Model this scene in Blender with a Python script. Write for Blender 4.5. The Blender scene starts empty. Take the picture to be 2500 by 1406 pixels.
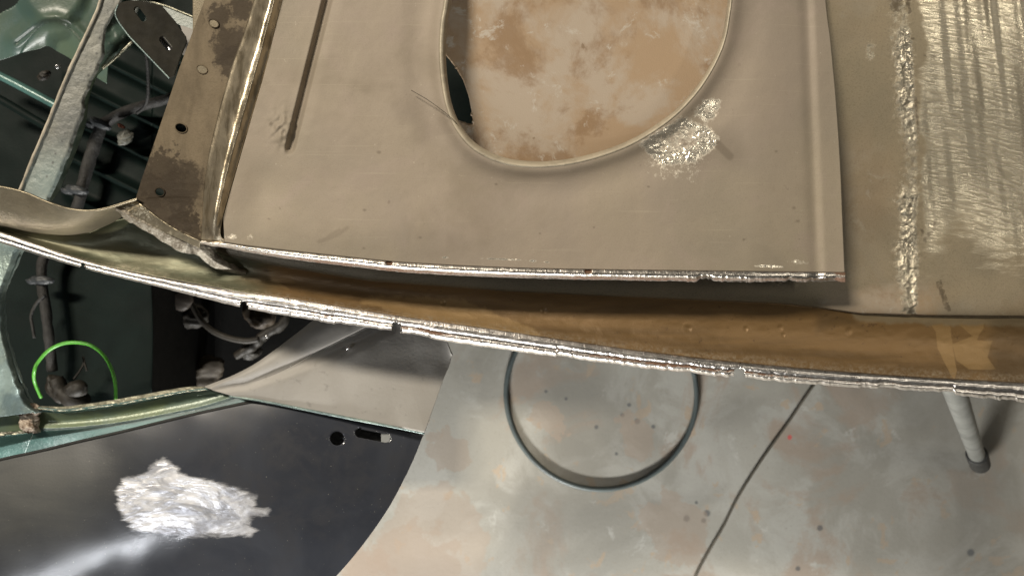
import bpy, bmesh, math, random
import numpy as np
from mathutils import Vector, Quaternion

random.seed(7)
rng = np.random.default_rng(7)
SC = bpy.context.scene
COL = SC.collection

# ------------------------------------------------------------------ camera
H = 1.25                       # camera height above the workshop floor
TAN = math.tan(math.radians(31.0))
cam_d = bpy.data.cameras.new('camera')
cam_d.sensor_width = 36.0
cam_d.lens = 18.0 / TAN
cam_d.clip_start = 0.01
cam_d.clip_end = 60.0
cam_d.dof.use_dof = True
cam_d.dof.focus_distance = 0.56
cam_d.dof.aperture_fstop = 13.0
cam = bpy.data.objects.new('camera', cam_d)
cam.location = (0, 0, H)
cam.rotation_euler = (0, 0, 0)
COL.objects.link(cam)
SC.camera = cam

# ------------------------------------------------------------------ world and lamps
W = bpy.data.worlds.new('World')
SC.world = W
W.use_nodes = True
bg = W.node_tree.nodes['Background']
bg.inputs[0].default_value = (1.0, 0.96, 0.88, 1)
bg.inputs[1].default_value = 0.035


def lamp(name, loc, target, sx, sy, power, color, axis=None):
    d = bpy.data.lights.new(name, 'AREA')
    d.shape = 'RECTANGLE'
    d.size, d.size_y = sx, sy
    d.energy = power
    d.color = color
    o = bpy.data.objects.new(name, d)
    o.location = loc
    dirv = Vector(target) - Vector(loc)
    q = dirv.to_track_quat('-Z', 'Y')
    if axis is not None:                       # turn the long side along a given direction
        a = q.inverted() @ Vector(axis)
        q = q @ Quaternion((0, 0, 1), math.atan2(a.y, a.x))
    o.rotation_euler = q.to_euler()
    COL.objects.link(o)
    return o


lamp('workshop_lamp', (-1.85, 1.95, 4.1), (0.1, 0.0, 0.7), 1.0, 0.34, 224, (1.0, 0.90, 0.75), (1, 0, 0))
lamp('low_work_lamp', (-0.35, -1.55, 0.60), (0.25, -0.15, 0.05), 0.50, 0.10, 47, (1.0, 0.98, 0.935), (1, 0, 0))
lamp('fender_streak_lamp', (-1.29, -0.83, 2.45), (-0.34, -0.22, 0.57), 0.46, 0.024, 4.9, (0.92, 0.95, 1.0), (-.926, -.378, 0))  # added lamp, lengthened to lay the white streak on the fender
lamp('grind_highlight_lamp', (1.32, 0.36, 2.45), (0.3, 0.1, 0.68), 0.055, 0.65, 5.4, (1.0, 0.92, 0.78), (1, 0, 0))  # added lamp at the mirror angle, for the ground-steel highlight

SC.view_settings.view_transform = 'Standard'
SC.view_settings.look = 'None'
SC.view_settings.exposure = 0.0
SC.view_settings.gamma = 1.0
SC.view_settings.use_curve_mapping = False
SC.cycles.max_bounces = 8


# ------------------------------------------------------------------ helpers
def kz(z):
    return (H - z) * 2.0 * TAN / 2500.0


def W3(px, py, z):
    px, py, z = np.asarray(px, float), np.asarray(py, float), np.asarray(z, float)
    k = (H - z) * 2.0 * TAN / 2500.0
    return np.stack([(px - 1250.0) * k, (703.0 - py) * k, z + 0 * px], -1)


def w3(px, py, z):
    k = kz(z)
    return Vector(((px - 1250.0) * k, (703.0 - py) * k, z))


def sm(a, b, x):
    t = np.clip((np.asarray(x, float) - a) / (b - a), 0, 1)
    return t * t * (3 - 2 * t)


def vn(x, y, seed=0):
    """2-D value noise, -1..1"""
    x = np.asarray(x, float); y = np.asarray(y, float)
    xi = np.floor(x).astype(np.int64); yi = np.floor(y).astype(np.int64)
    fx = x - xi; fy = y - yi
    fx = fx * fx * (3 - 2 * fx); fy = fy * fy * (3 - 2 * fy)

    def h(a, b):
        n = (a * 374761393 + b * 668265263 + seed * 1442695041) & 0x7fffffff
        n = ((n ^ (n >> 13)) * 1274126177) & 0x7fffffff
        n = n ^ (n >> 16)
        return (n & 0xffff) / 32767.5 - 1.0
    a = h(xi, yi); b = h(xi + 1, yi); c = h(xi, yi + 1); d = h(xi + 1, yi + 1)
    return (a * (1 - fx) + b * fx) * (1 - fy) + (c * (1 - fx) + d * fx) * fy


def fbm(x, y, seed=0, o=4):
    s = 0; a = 1.0; t = 0
    for i in range(o):
        s = s + a * vn(x * 2 ** i, y * 2 ** i, seed + i * 17); t += a; a *= 0.5
    return s / t


def spl(pts, n, closed=False, sub=24):
    """Catmull-Rom through pts, resampled to n points evenly by length"""
    p = np.array(pts, float)
    if closed:
        q = np.vstack([p[-1], p, p[0], p[1]])
    else:
        q = np.vstack([2 * p[0] - p[1], p, 2 * p[-1] - p[-2]])
    out = []
    t = np.linspace(0, 1, sub, endpoint=False)[:, None]
    for i in range(1, len(q) - 2):
        a, b, c, d = q[i - 1], q[i], q[i + 1], q[i + 2]
        out.append(0.5 * (2 * b + (c - a) * t + (2 * a - 5 * b + 4 * c - d) * t ** 2 + (-a + 3 * b - 3 * c + d) * t ** 3))
    out = np.vstack(out + ([] if closed else [p[-1:]]))
    if closed:
        out = np.vstack([out, out[:1]])
    return resamp(out, n, closed)


def resamp(p, n, closed=False):
    p = np.array(p, float)
    L = np.r_[0, np.cumsum(np.linalg.norm(np.diff(p, axis=0), axis=1))]
    s = np.linspace(0, L[-1], n + 1)[:-1] if closed else np.linspace(0, L[-1], n)
    return np.stack([np.interp(s, L, p[:, k]) for k in range(p.shape[1])], -1)


def fx(pts, xs):
    """smooth y(x) through points ordered by x"""
    p = spl(pts, 900)
    o = np.argsort(p[:, 0])
    return np.interp(xs, p[o, 0], p[o, 1])


def seg_d(x, y, a, b):
    ax, ay = a; bx, by = b
    vx, vy = bx - ax, by - ay
    t = np.clip(((x - ax) * vx + (y - ay) * vy) / (vx * vx + vy * vy), 0, 1)
    return np.hypot(x - ax - t * vx, y - ay - t * vy), t


def poly_d(x, y, pts):
    d = np.full(np.shape(x), 1e9)
    for a, b in zip(pts[:-1], pts[1:]):
        d = np.minimum(d, seg_d(x, y, a, b)[0])
    return d


def inpoly(x, y, poly):
    p = np.array(poly, float)
    r = np.zeros(np.shape(x), bool)
    j = len(p) - 1
    for i in range(len(p)):
        c = ((p[i, 1] > y) != (p[j, 1] > y)) & (x < (p[j, 0] - p[i, 0]) * (y - p[i, 1]) / (p[j, 1] - p[i, 1] + 1e-12) + p[i, 0])
        r ^= c
        j = i
    return r


def soft_poly(x, y, poly, soft):
    p = list(map(tuple, poly)); p.append(p[0])
    d = poly_d(x, y, p)
    s = np.where(inpoly(x, y, poly), d, -d)
    return sm(-soft, soft, s)


def tag(o, label=None, cat=None, group=None, kind=None):
    if label: o['label'] = label
    if cat: o['category'] = cat
    if group: o['group'] = group
    if kind: o['kind'] = kind
    return o


def thing(name, loc, label, cat, group=None):
    o = bpy.data.objects.new(name, None)
    o.location = loc
    o.empty_display_size = 0.05
    COL.objects.link(o)
    return tag(o, label, cat, group)


def origin(o):
    v = Vector((0, 0, 0))
    while o is not None:
        v += o.location
        o = o.parent
    return v


def link(name, me, mat, parent=None, thick=0.0, smooth=True):
    o = bpy.data.objects.new(name, me)
    COL.objects.link(o)
    me.materials.clear()
    me.materials.append(mat)
    if smooth:
        me.polygons.foreach_set('use_smooth', [True] * len(me.polygons))
    if parent is not None:
        o.parent = parent
        o.location = -origin(parent)
    if thick > 0:
        s = o.modifiers.new('thickness', 'SOLIDIFY')
        s.thickness = thick
        s.offset = -1
    return o


def grid(name, X, Y, Z, mat, parent=None, attrs=None, thick=0.0009, cuts=(), closed=False, smooth=True):
    """X, Y (picture units) and Z (metres) are rows x columns arrays"""
    nr, nc = X.shape
    X = X.copy(); Y = Y.copy()
    idx = np.arange(nr * nc).reshape(nr, nc)
    if closed:
        idx = np.hstack([idx, idx[:, :1]])
    q = np.stack([idx[:-1, :-1], idx[1:, :-1], idx[1:, 1:], idx[:-1, 1:]], -1).reshape(-1, 4)
    xf, yf = X.ravel(), Y.ravel()
    keep = np.ones(len(q), bool)
    for poly in cuts:
        p = resamp(np.vstack([poly, poly[:1]]), 200)
        gx = max(np.median(np.hypot(np.diff(X, axis=1), np.diff(Y, axis=1))), np.median(np.hypot(np.diff(X, axis=0), np.diff(Y, axis=0))))
        bb = (xf > p[:, 0].min() - 12) & (xf < p[:, 0].max() + 12) & (yf > p[:, 1].min() - 12) & (yf < p[:, 1].max() + 12)
        ii = np.nonzero(bb)[0]
        d = np.hypot(xf[ii, None] - p[None, :, 0], yf[ii, None] - p[None, :, 1])
        j = d.argmin(1); dm = d.min(1)
        near = dm < 0.62 * max(gx, 2.0)
        xf[ii[near]] = p[j[near], 0]; yf[ii[near]] = p[j[near], 1]
        cx = xf[q].mean(1); cy = yf[q].mean(1)
        keep &= ~inpoly(cx, cy, p)
    q = q[keep]
    V = W3(xf, yf, Z.ravel())
    # drop collapsed faces, face upwards
    n = np.cross(V[q[:, 2]] - V[q[:, 0]], V[q[:, 3]] - V[q[:, 1]])
    if np.mean(n[:, 2]) < 0:
        q = q[:, ::-1]
    me = bpy.data.meshes.new(name)
    me.from_pydata(V.tolist(), [], q.tolist())
    if attrs:
        for k, a in attrs.items():
            at = me.attributes.new(k, 'FLOAT', 'POINT')
            at.data.foreach_set('value', np.ascontiguousarray(np.broadcast_to(a, X.shape), dtype=np.float32).ravel())
    me.update()
    if cuts:
        bm = bmesh.new(); bm.from_mesh(me)
        bmesh.ops.delete(bm, geom=[v for v in bm.verts if not v.link_faces], context='VERTS')
        bm.to_mesh(me); bm.free()
    return link(name, me, mat, parent, thick, smooth)


def loft(name, curves, zs, n, m, mat, parent=None, zf=None, attrs=None, thick=0.0009, cuts=(), rag=None, linear=False):
    """surface through picture-space curves (top to bottom), each with its own height"""
    cs = [resamp(c, n) if linear else spl(c, n) for c in curves]
    A = np.stack(cs)                                    # k,n,2
    Zc = np.stack([np.interp(np.linspace(0, 1, n), np.linspace(0, 1, len(np.atleast_1d(z))), np.atleast_1d(z)) for z in zs])
    A = np.concatenate([A, Zc[..., None]], -1)
    k = len(cs)
    t = np.linspace(0, k - 1, m)
    i = np.minimum(t.astype(int), k - 2); f = (t - i)[:, None, None]
    a = A[np.maximum(i - 1, 0)]; b = A[i]; c = A[i + 1]; d = A[np.minimum(i + 2, k - 1)]
    if linear:
        G = b * (1 - f) + c * f
    else:
        G = 0.5 * (2 * b + (c - a) * f + (2 * a - 5 * b + 4 * c - d) * f ** 2 + (-a + 3 * b - 3 * c + d) * f ** 3)
    X, Y, Z = G[..., 0], G[..., 1], G[..., 2]
    if rag is not None:
        X, Y = rag(X, Y)
    if zf is not None:
        Z = Z + zf(X, Y)
    at = {kk: (v(X, Y) if callable(v) else v) for kk, v in attrs.items()} if attrs else None
    return grid(name, X, Y, Z, mat, parent, at, thick, cuts)


def plate(name, outline, holes, zf, thick, mat, parent=None, bevel=0.0, smooth=False):
    """flat sheet cut to an outline, with holes; zf is linear in picture units"""
    cu = bpy.data.curves.new(name, 'CURVE')
    cu.dimensions = '2D'
    cu.fill_mode = 'BOTH'
    cu.extrude = 1.0
    for ring in [outline] + list(holes):
        s = cu.splines.new('POLY')
        s.points.add(len(ring) - 1)
        for p, c in zip(s.points, ring):
            p.co = (c[0], -c[1], 0, 1)
        s.use_cyclic_u = True
    tmp = bpy.data.objects.new(name, cu)
    COL.objects.link(tmp)
    dg = bpy.context.evaluated_depsgraph_get()
    me = bpy.data.meshes.new_from_object(tmp.evaluated_get(dg))
    bpy.data.objects.remove(tmp)
    n = len(me.vertices)
    co = np.zeros(n * 3, np.float32); me.vertices.foreach_get('co', co)
    co = co.reshape(n, 3)
    px, py = co[:, 0], -co[:, 1]
    z0 = zf(px, py)
    z = z0 + np.where(co[:, 2] > 0, 0, -thick)
    V = W3(px, py, z0); V[:, 2] = z
    me.vertices.foreach_set('co', V.astype(np.float32).ravel())
    me.update()
    bm = bmesh.new(); bm.from_mesh(me)
    bmesh.ops.remove_doubles(bm, verts=bm.verts, dist=1e-6)
    bmesh.ops.recalc_face_normals(bm, faces=bm.faces)
    bm.to_mesh(me); bm.free()
    o = link(name, me, mat, parent, 0, smooth)
    if bevel:
        b = o.modifiers.new('edge', 'BEVEL'); b.width = bevel; b.segments = 2; b.limit_method = 'ANGLE'
    return o


def tube(name, pts, r, mat, parent=None, n=60, sides=10, closed=False, caps=True, smooth=True, wob=0.0):
    """pts: list of (px,py,z); r metres or list"""
    P = np.array([w3(*p) for p in pts])
    P = spl(P, n, closed) if len(pts) > 2 else resamp(P, n)
    R = np.interp(np.linspace(0, 1, n), np.linspace(0, 1, len(np.atleast_1d(r))), np.atleast_1d(r))
    T = np.gradient(P, axis=0)
    if closed:
        T = np.roll(P, -1, 0) - np.roll(P, 1, 0)
    T /= np.linalg.norm(T, axis=1)[:, None]
    up = np.array([0, 0, 1.0])
    S = np.cross(T, up); l = np.linalg.norm(S, axis=1)
    S[l < 1e-4] = [1, 0, 0]
    S /= np.linalg.norm(S, axis=1)[:, None]
    U = np.cross(S, T)
    vs, fs = [], []
    for i in range(n):
        for j in range(sides):
            a = 2 * math.pi * j / sides
            rr = R[i] * (1 + wob * float(vn(i * 0.35, j * 1.3, 5)))
            vs.append(tuple(P[i] + rr * (math.cos(a) * S[i] + math.sin(a) * U[i])))
    for i in range(n if closed else n - 1):
        for j in range(sides):
            a = i * sides + j; b = i * sides + (j + 1) % sides
            c = ((i + 1) % n) * sides + (j + 1) % sides; d = ((i + 1) % n) * sides + j
            fs.append((a, b, c, d))
    if caps and not closed:
        fs.append(tuple(range(sides - 1, -1, -1)))
        fs.append(tuple((n - 1) * sides + j for j in range(sides)))
    me = bpy.data.meshes.new(name)
    me.from_pydata(vs, [], fs)
    bm = bmesh.new(); bm.from_mesh(me)
    bmesh.ops.recalc_face_normals(bm, faces=bm.faces)
    bm.to_mesh(me); bm.free()
    return link(name, me, mat, parent, 0, smooth)


def lump(name, px, py, z, sx, sy, sz, rot, mat, parent=None, seed=0, amp=0.25):
    bm = bmesh.new()
    bmesh.ops.create_icosphere(bm, subdivisions=4, radius=1.0)
    c = w3(px, py, z)
    ca, sa = math.cos(rot), math.sin(rot)
    for v in bm.verts:
        p = v.co.copy()
        f = 1 + amp * float(fbm(p.x * 1.7 + p.z * 2.1 + 5, p.y * 1.7 - p.z * 1.3 + 3, seed, 3))
        x, y, zz = p.x * sx * f, p.y * sy * f, p.z * sz * f
        v.co = c + Vector((x * ca - y * sa, x * sa + y * ca, zz))
    me = bpy.data.meshes.new(name)
    bm.to_mesh(me); bm.free()
    return link(name, me, mat, parent)


def ring_px(cx, cy, rx, ry, rot=0.0, n=32):
    t = np.linspace(0, 2 * math.pi, n, endpoint=False)
    x, y = rx * np.cos(t), ry * np.sin(t)
    c, s = math.cos(rot), math.sin(rot)
    return np.stack([cx + x * c - y * s, cy + x * s + y * c], -1)


def slot_px(a, b, r, n=12):
    a, b = np.array(a, float), np.array(b, float)
    th = math.atan2(b[1] - a[1], b[0] - a[0])
    p = []
    for t in np.linspace(-math.pi / 2, math.pi / 2, n):
        p.append(b + r * np.array([math.cos(th + t), math.sin(th + t)]))
    for t in np.linspace(math.pi / 2, 3 * math.pi / 2, n):
        p.append(a + r * np.array([math.cos(th + t), math.sin(th + t)]))
    return np.array(p)


# ------------------------------------------------------------------ shader helper
class NT:
    def __init__(s, name):
        s.m = bpy.data.materials.new(name)
        s.m.use_nodes = True
        s.t = s.m.node_tree
        s.b = s.t.nodes['Principled BSDF']
        s.co = s.t.nodes.new('ShaderNodeNewGeometry').outputs['Position']

    def put(s, sock, v):
        if isinstance(v, bpy.types.NodeSocket):
            s.t.links.new(v, sock)
        elif isinstance(v, (tuple, list)):
            sock.default_value = (*v, 1) if len(v) == 3 and sock.type == 'RGBA' else v
        else:
            sock.default_value = v

    def vec(s, scale=(1, 1, 1), rot=0.0):
        n = s.t.nodes.new('ShaderNodeMapping')
        s.put(n.inputs[0], s.co)
        n.inputs['Rotation'].default_value = (0, 0, rot)
        n.inputs['Scale'].default_value = scale
        return n.outputs[0]

    def noise(s, scale, detail=4, rough=0.55, dist=0.0, v=None):
        n = s.t.nodes.new('ShaderNodeTexNoise')
        n.inputs['Scale'].default_value = scale
        n.inputs['Detail'].default_value = detail
        n.inputs['Roughness'].default_value = rough
        n.inputs['Distortion'].default_value = dist
        s.put(n.inputs['Vector'], v if v is not None else s.co)
        return n.outputs['Fac']

    def ramp(s, f, a, b):
        n = s.t.nodes.new('ShaderNodeMapRange')
        n.interpolation_type = 'SMOOTHSTEP'
        s.put(n.inputs[0], f)
        n.inputs[1].default_value = a
        n.inputs[2].default_value = b
        return n.outputs[0]

    def math(s, op, a, b=0.0):
        n = s.t.nodes.new('ShaderNodeMath'); n.operation = op
        s.put(n.inputs[0], a); s.put(n.inputs[1], b)
        return n.outputs[0]

    def mul(s, a, b): return s.math('MULTIPLY', a, b)
    def add(s, a, b): return s.math('ADD', a, b)

    def mix(s, f, a, b):
        n = s.t.nodes.new('ShaderNodeMix'); n.data_type = 'RGBA'
        s.put(n.inputs[0], f); s.put(n.inputs[6], a); s.put(n.inputs[7], b)
        return n.outputs[2]

    def mixf(s, f, a, b):
        n = s.t.nodes.new('ShaderNodeMix'); n.data_type = 'FLOAT'
        s.put(n.inputs[0], f); s.put(n.inputs[2], a); s.put(n.inputs[3], b)
        return n.outputs[0]

    def attr(s, name):
        n = s.t.nodes.new('ShaderNodeAttribute'); n.attribute_name = name
        return n.outputs['Fac']

    def spot(s, p, r, soft=0.3, squash=None, warp=0.0, wscale=60):
        """1 inside a ball round p"""
        n = s.t.nodes.new('ShaderNodeVectorMath'); n.operation = 'DISTANCE'
        s.put(n.inputs[0], s.co); n.inputs[1].default_value = tuple(p)
        d = n.outputs['Value']
        if warp:
            d = s.add(d, s.mul(s.add(s.noise(wscale, 5, 0.65), -0.5), warp))
        return s.ramp(d, r * (1 + soft), r * (1 - soft))

    def bump(s, h, strength, dist, normal=None):
        n = s.t.nodes.new('ShaderNodeBump')
        s.put(n.inputs['Strength'], strength)
        n.inputs['Distance'].default_value = dist
        s.put(n.inputs['Height'], h)
        if normal is not None:
            s.put(n.inputs['Normal'], normal)
        return n.outputs[0]

    def out(s, color, rough, metal=0.0, normal=None, **kw):
        s.put(s.b.inputs['Base Color'], color)
        s.put(s.b.inputs['Roughness'], rough)
        s.put(s.b.inputs['Metallic'], metal)
        if normal is not None:
            s.put(s.b.inputs['Normal'], normal)
        for k, v in kw.items():
            s.put(s.b.inputs[k], v)
        return s.m


def rgb(r, g, b):
    f = lambda c: (c / 12.92 if c <= 0.04045 else ((c + 0.055) / 1.055) ** 2.4)
    return (f(r / 255), f(g / 255), f(b / 255))


# ------------------------------------------------------------------ materials
def mat_sheet():
    n = NT('bare_blasted_steel')
    lo = n.ramp(n.noise(9, 4, 0.6, 0.6), 0.35, 0.68)
    c = n.mix(lo, (0.300, 0.257, 0.190), (0.25, 0.218, 0.169))
    c = n.mix(n.mul(n.ramp(n.noise(26, 5, 0.6, 1.0), 0.52, 0.75), 0.35), c, (0.33, 0.265, 0.225))
    c = n.mix(n.mul(n.ramp(n.noise(1300, 2, 0.6), 0.45, 0.8), 0.35), c, (0.16, 0.135, 0.10))
    c = n.mix(n.mul(n.ramp(n.noise(170, 3, 0.5), 0.70, 0.78), 0.5), c, (0.10, 0.075, 0.05))
    c = n.mix(n.ramp(n.noise(5, 3, 0.55), 0.40, 0.62), c, n.mix(0.35, c, (0.34, 0.275, 0.235)))
    c = n.mix(n.mul(n.ramp(n.noise(8, 5, 0.6, 0.4), 0.54, 0.70), 0.45), c, (0.20, 0.165, 0.118))
    scr = n.ramp(n.noise(1.0, 2, 0.5, 0.3, n.vec((18, 900, 18), 0.5)), 0.66, 0.74)
    c = n.mix(n.mul(scr, 0.22), c, (0.42, 0.37, 0.28))
    st = n.attr('stain')
    c = n.mix(n.mul(st, 0.75), c, (0.075, 0.055, 0.035))
    bare = n.attr('bare')
    spark = n.noise(420, 4, 0.7)
    bm = n.ramp(n.add(bare, n.mul(n.add(n.noise(230, 5, 0.78), -0.5), 2.4)), 0.34, 0.86)
    c = n.mix(bm, c, (0.80, 0.74, 0.62))
    r = n.mixf(bm, n.mixf(n.noise(60, 3), 0.56, 0.72), 0.22)
    met = n.mixf(bm, 0.12, 0.75)
    nn = n.bump(n.noise(1500, 3, 0.6), 0.22, 0.0006)
    nn = n.bump(n.noise(45, 3, 0.5), 0.10, 0.004, nn)
    nn = n.bump(n.noise(130, 3, 0.55), n.mul(bm, 0.6), 0.003, nn)
    return n.out(c, r, met, nn, **{'Specular IOR Level': 0.3})


ZS = 0.684                                                     # height of the flat steel skin


def mat_skin():
    n = NT('ground_steel_skin')
    lo = n.ramp(n.noise(13, 4, 0.6, 0.6), 0.38, 0.66)
    c = n.mix(lo, (0.25, 0.208, 0.138), (0.205, 0.175, 0.12))
    c = n.mix(n.mul(n.ramp(n.noise(900, 3, 0.6), 0.45, 0.75), 0.4), c, (0.11, 0.085, 0.05))
    br = n.attr('brown')
    b1 = n.mix(n.ramp(n.noise(22, 5, 0.62, 0.3), 0.42, 0.58), (0.315, 0.222, 0.135), (0.355, 0.29, 0.22))
    b1 = n.mix(n.mul(n.ramp(n.noise(15, 6, 0.7, 0.3), 0.50, 0.62), 0.7), b1, (0.20, 0.118, 0.055))
    b1 = n.mix(n.mul(n.ramp(n.noise(55, 6, 0.75, 0.4), 0.57, 0.66), 0.75), b1, (0.43, 0.39, 0.33))
    b1 = n.mix(n.mul(n.ramp(n.noise(75, 3, 0.6, 0.3), 0.70, 0.76), 0.7), b1, (0.16, 0.10, 0.05))
    c = n.mix(br, c, b1)
    g = n.attr('grind')
    gm = n.ramp(n.add(g, n.mul(n.add(n.noise(1.0, 4, 0.7, 0.2, n.vec((60, 300, 60), 0.16)), -0.5), 0.9)), 0.30, 0.75)
    c = n.mix(n.mul(gm, 0.9), c, (0.50, 0.455, 0.35))
    w = n.attr('weld')
    wm = n.ramp(n.add(w, n.mul(n.add(n.noise(260, 5, 0.8), -0.5), 2.2)), 0.38, 0.95)
    c = n.mix(wm, c, (0.60, 0.54, 0.42))
    dk = n.attr('dark')
    dm = n.ramp(n.add(dk, n.mul(n.add(n.noise(300, 4, 0.7), -0.5), 0.7)), 0.45, 0.7)
    c = n.mix(n.mul(dm, 0.8), c, (0.07, 0.052, 0.03))
    met = n.mixf(gm, n.mixf(br, 0.35, 0.05), 0.62)
    met = n.mixf(wm, met, 0.95)
    met = n.mixf(dm, met, 0.2)
    r = n.mixf(gm, n.mixf(br, 0.42, 0.62), n.mixf(n.noise(90, 3), 0.20, 0.32))
    r = n.mixf(wm, r, 0.28)
    r = n.mixf(dm, r, 0.7)
    # disc marks: short arcs running across the passes
    cv = n.t.nodes.new('ShaderNodeVectorMath'); cv.operation = 'DISTANCE'
    n.put(cv.inputs[0], n.co); cv.inputs[1].default_value = tuple(w3(1950, 2400, ZS))
    sp_ = n.t.nodes.new('ShaderNodeSeparateXYZ'); n.put(sp_.inputs[0], n.co)
    cb = n.t.nodes.new('ShaderNodeCombineXYZ')
    n.put(cb.inputs[0], n.mul(cv.outputs['Value'], 640.0)); n.put(cb.inputs[1], n.mul(sp_.outputs[0], 75.0))
    arcs = n.noise(1.0, 2, 0.6, 0.0, cb.outputs[0])
    ar = n.ramp(arcs, 0.40, 0.60)
    r = n.mixf(gm, r, n.mixf(ar, 0.15, 0.34))
    c = n.mix(n.mul(gm, n.mul(ar, 0.55)), c, (0.20, 0.17, 0.12))
    nn = n.bump(n.noise(1300, 3, 0.6), 0.22, 0.0006)
    nn = n.bump(arcs, n.mul(gm, 0.8), 0.00018, nn)
    nn = n.bump(n.noise(300, 4, 0.65), n.mul(wm, 0.9), 0.0016, nn)
    return n.out(c, r, met, nn)


def mat_channel():
    n = NT('brown_stained_steel')
    st = n.vec((7, 55, 30), -0.08)
    a = n.ramp(n.noise(1.0, 5, 0.6, 0.5, st), 0.35, 0.68)
    c = n.mix(a, (0.185, 0.112, 0.045), (0.115, 0.070, 0.028))
    c = n.mix(n.mul(n.ramp(n.noise(170, 5, 0.7), 0.60, 0.70), 0.6), c, (0.07, 0.04, 0.02))
    oc = n.attr('ochre')
    om = n.ramp(n.add(oc, n.mul(n.add(n.noise(70, 5, 0.65), -0.5), 1.1)), 0.38, 0.66)
    c = n.mix(n.mul(om, 0.5), c, (0.32, 0.21, 0.09))
    g = n.attr('green')  # green reflection of the car body, put into the steel colour
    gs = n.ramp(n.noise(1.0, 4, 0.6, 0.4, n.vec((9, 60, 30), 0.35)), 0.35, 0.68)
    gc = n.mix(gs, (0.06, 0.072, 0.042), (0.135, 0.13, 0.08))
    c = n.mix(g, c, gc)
    c = n.mix(n.ramp(n.add(n.attr('fold'), n.mul(n.add(n.noise(90, 5, 0.65), -0.5), 0.9)), 0.35, 0.75), c, (0.23, 0.178, 0.105))
    dk = n.attr('dark')
    c = n.mix(n.mul(dk, 0.8), c, (0.05, 0.035, 0.018))
    c = n.mix(n.mul(n.mul(n.attr('rim'), 0.7), n.ramp(n.noise(420, 5, 0.75), 0.40, 0.72)), c, (0.28, 0.235, 0.17))
    r = n.mixf(n.noise(120, 3), 0.34, 0.55)
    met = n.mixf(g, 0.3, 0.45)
    nn = n.bump(n.noise(1200, 3, 0.6), 0.2, 0.0006)
    nn = n.bump(n.noise(120, 4, 0.6), 0.20, 0.0015, nn)
    return n.out(c, r, met, nn)


def mat_lip(name, rust=(0.20, 0.105, 0.06), base=(0.78, 0.74, 0.70)):
    n = NT(name)
    ru = n.attr('rust')
    f = n.noise(1.0, 5, 0.7, 0.3, n.vec((260, 420, 300), -0.1))
    rm = n.ramp(n.add(ru, n.mul(n.add(f, -0.5), 1.5)), 0.46, 0.70)
    v = n.ramp(n.noise(210, 4, 0.6), 0.3, 0.7)
    b = n.mix(v, base, tuple(x * 0.72 for x in base))
    c = n.mix(rm, b, n.mix(n.noise(500, 4, 0.7), rust, tuple(x * 0.5 for x in rust)))
    r = n.mixf(rm, n.mixf(n.noise(150, 3), 0.22, 0.38), 0.62)
    met = n.mixf(rm, 1.0, 0.25)
    hatch = n.noise(1.0, 3, 0.65, 0.3, n.vec((900, 190, 190), -0.12))
    nn = n.bump(hatch, 0.5, 0.00035)
    nn = n.bump(n.noise(200, 4, 0.65), 0.3, 0.0008, nn)
    return n.out(c, r, met, nn)


def mat_plain(name, col, rough=0.45, metal=0.0, var=0.35, scale=60, bump=0.15, spec=0.5, col2=None, bscale=400, coat=0.0):
    n = NT(name)
    c2 = col2 if col2 else tuple(x * (1 - var) for x in col)
    c = n.mix(n.ramp(n.noise(scale, 5, 0.62, 0.6), 0.36, 0.66), col, c2)
    c = n.mix(n.mul(n.ramp(n.noise(scale * 9, 3, 0.6), 0.6, 0.75), 0.35), c, tuple(x * 0.45 for x in col))
    r = n.mixf(n.noise(scale * 2, 3), rough * 0.8, min(1, rough * 1.25))
    nn = n.bump(n.noise(bscale, 4, 0.6), bump, 0.002)
    kw = {'Specular IOR Level': spec}
    if coat:
        kw['Coat Weight'] = coat
        kw['Coat Roughness'] = 0.12
    return n.out(c, r, metal, nn, **kw)


def mat_flange():
    n = NT('spotted_steel_flange')
    c = n.mix(n.ramp(n.noise(1.0, 5, 0.6, 0.5, n.vec((70, 22, 30), 0.28)), 0.36, 0.66), (0.165, 0.130, 0.085), (0.115, 0.09, 0.058))
    c = n.mix(n.mul(n.ramp(n.noise(900, 3, 0.6), 0.45, 0.75), 0.4), c, (0.10, 0.08, 0.05))
    z = 0.697
    for (px, py, r, wp, ws) in ((445, 452, 0.011, 0.016, 190), (385, 425, 0.012, 0.030, 330), (405, 500, 0.012, 0.022, 260),
                                (345, 470, 0.011, 0.022, 300), (445, 535, 0.007, 0.02, 260), (565, 110, 0.009, 0.02, 160),
                                (560, 150, 0.007, 0.018, 200), (530, 40, 0.006, 0.016, 220), (588, 20, 0.006, 0.016, 240), (470, 560, 0.005, 0.02, 300)):
        m = n.spot(w3(px, py, z), r * 1.35, 0.22, None, wp * 1.5, ws)
        c = n.mix(n.mul(m, 0.85), c, (0.036, 0.026, 0.016))
    nn = n.bump(n.noise(1100, 3, 0.6), 0.2, 0.0006)
    nn = n.bump(n.noise(150, 4, 0.6), 0.18, 0.003, nn)
    return n.out(c, n.mixf(n.noise(80, 3), 0.55, 0.7), 0.1, nn, **{'Specular IOR Level': 0.15})


def mat_ridge():
    n = NT('polished_ridge_steel')
    f = n.noise(1.0, 4, 0.65, 0.4, n.vec((160, 40, 90), 0.28))
    c = n.mix(n.ramp(f, 0.42, 0.66), (0.58, 0.50, 0.37), (0.33, 0.275, 0.19))
    nn = n.bump(n.noise(1.0, 3, 0.65, 0.2, n.vec((260, 900, 200), 0.28)), 0.3, 0.0003)
    nn = n.bump(n.noise(90, 4, 0.6), 0.25, 0.0015, nn)
    return n.out(c, n.mixf(n.noise(140, 4), 0.20, 0.42), 0.85, nn)


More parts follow.
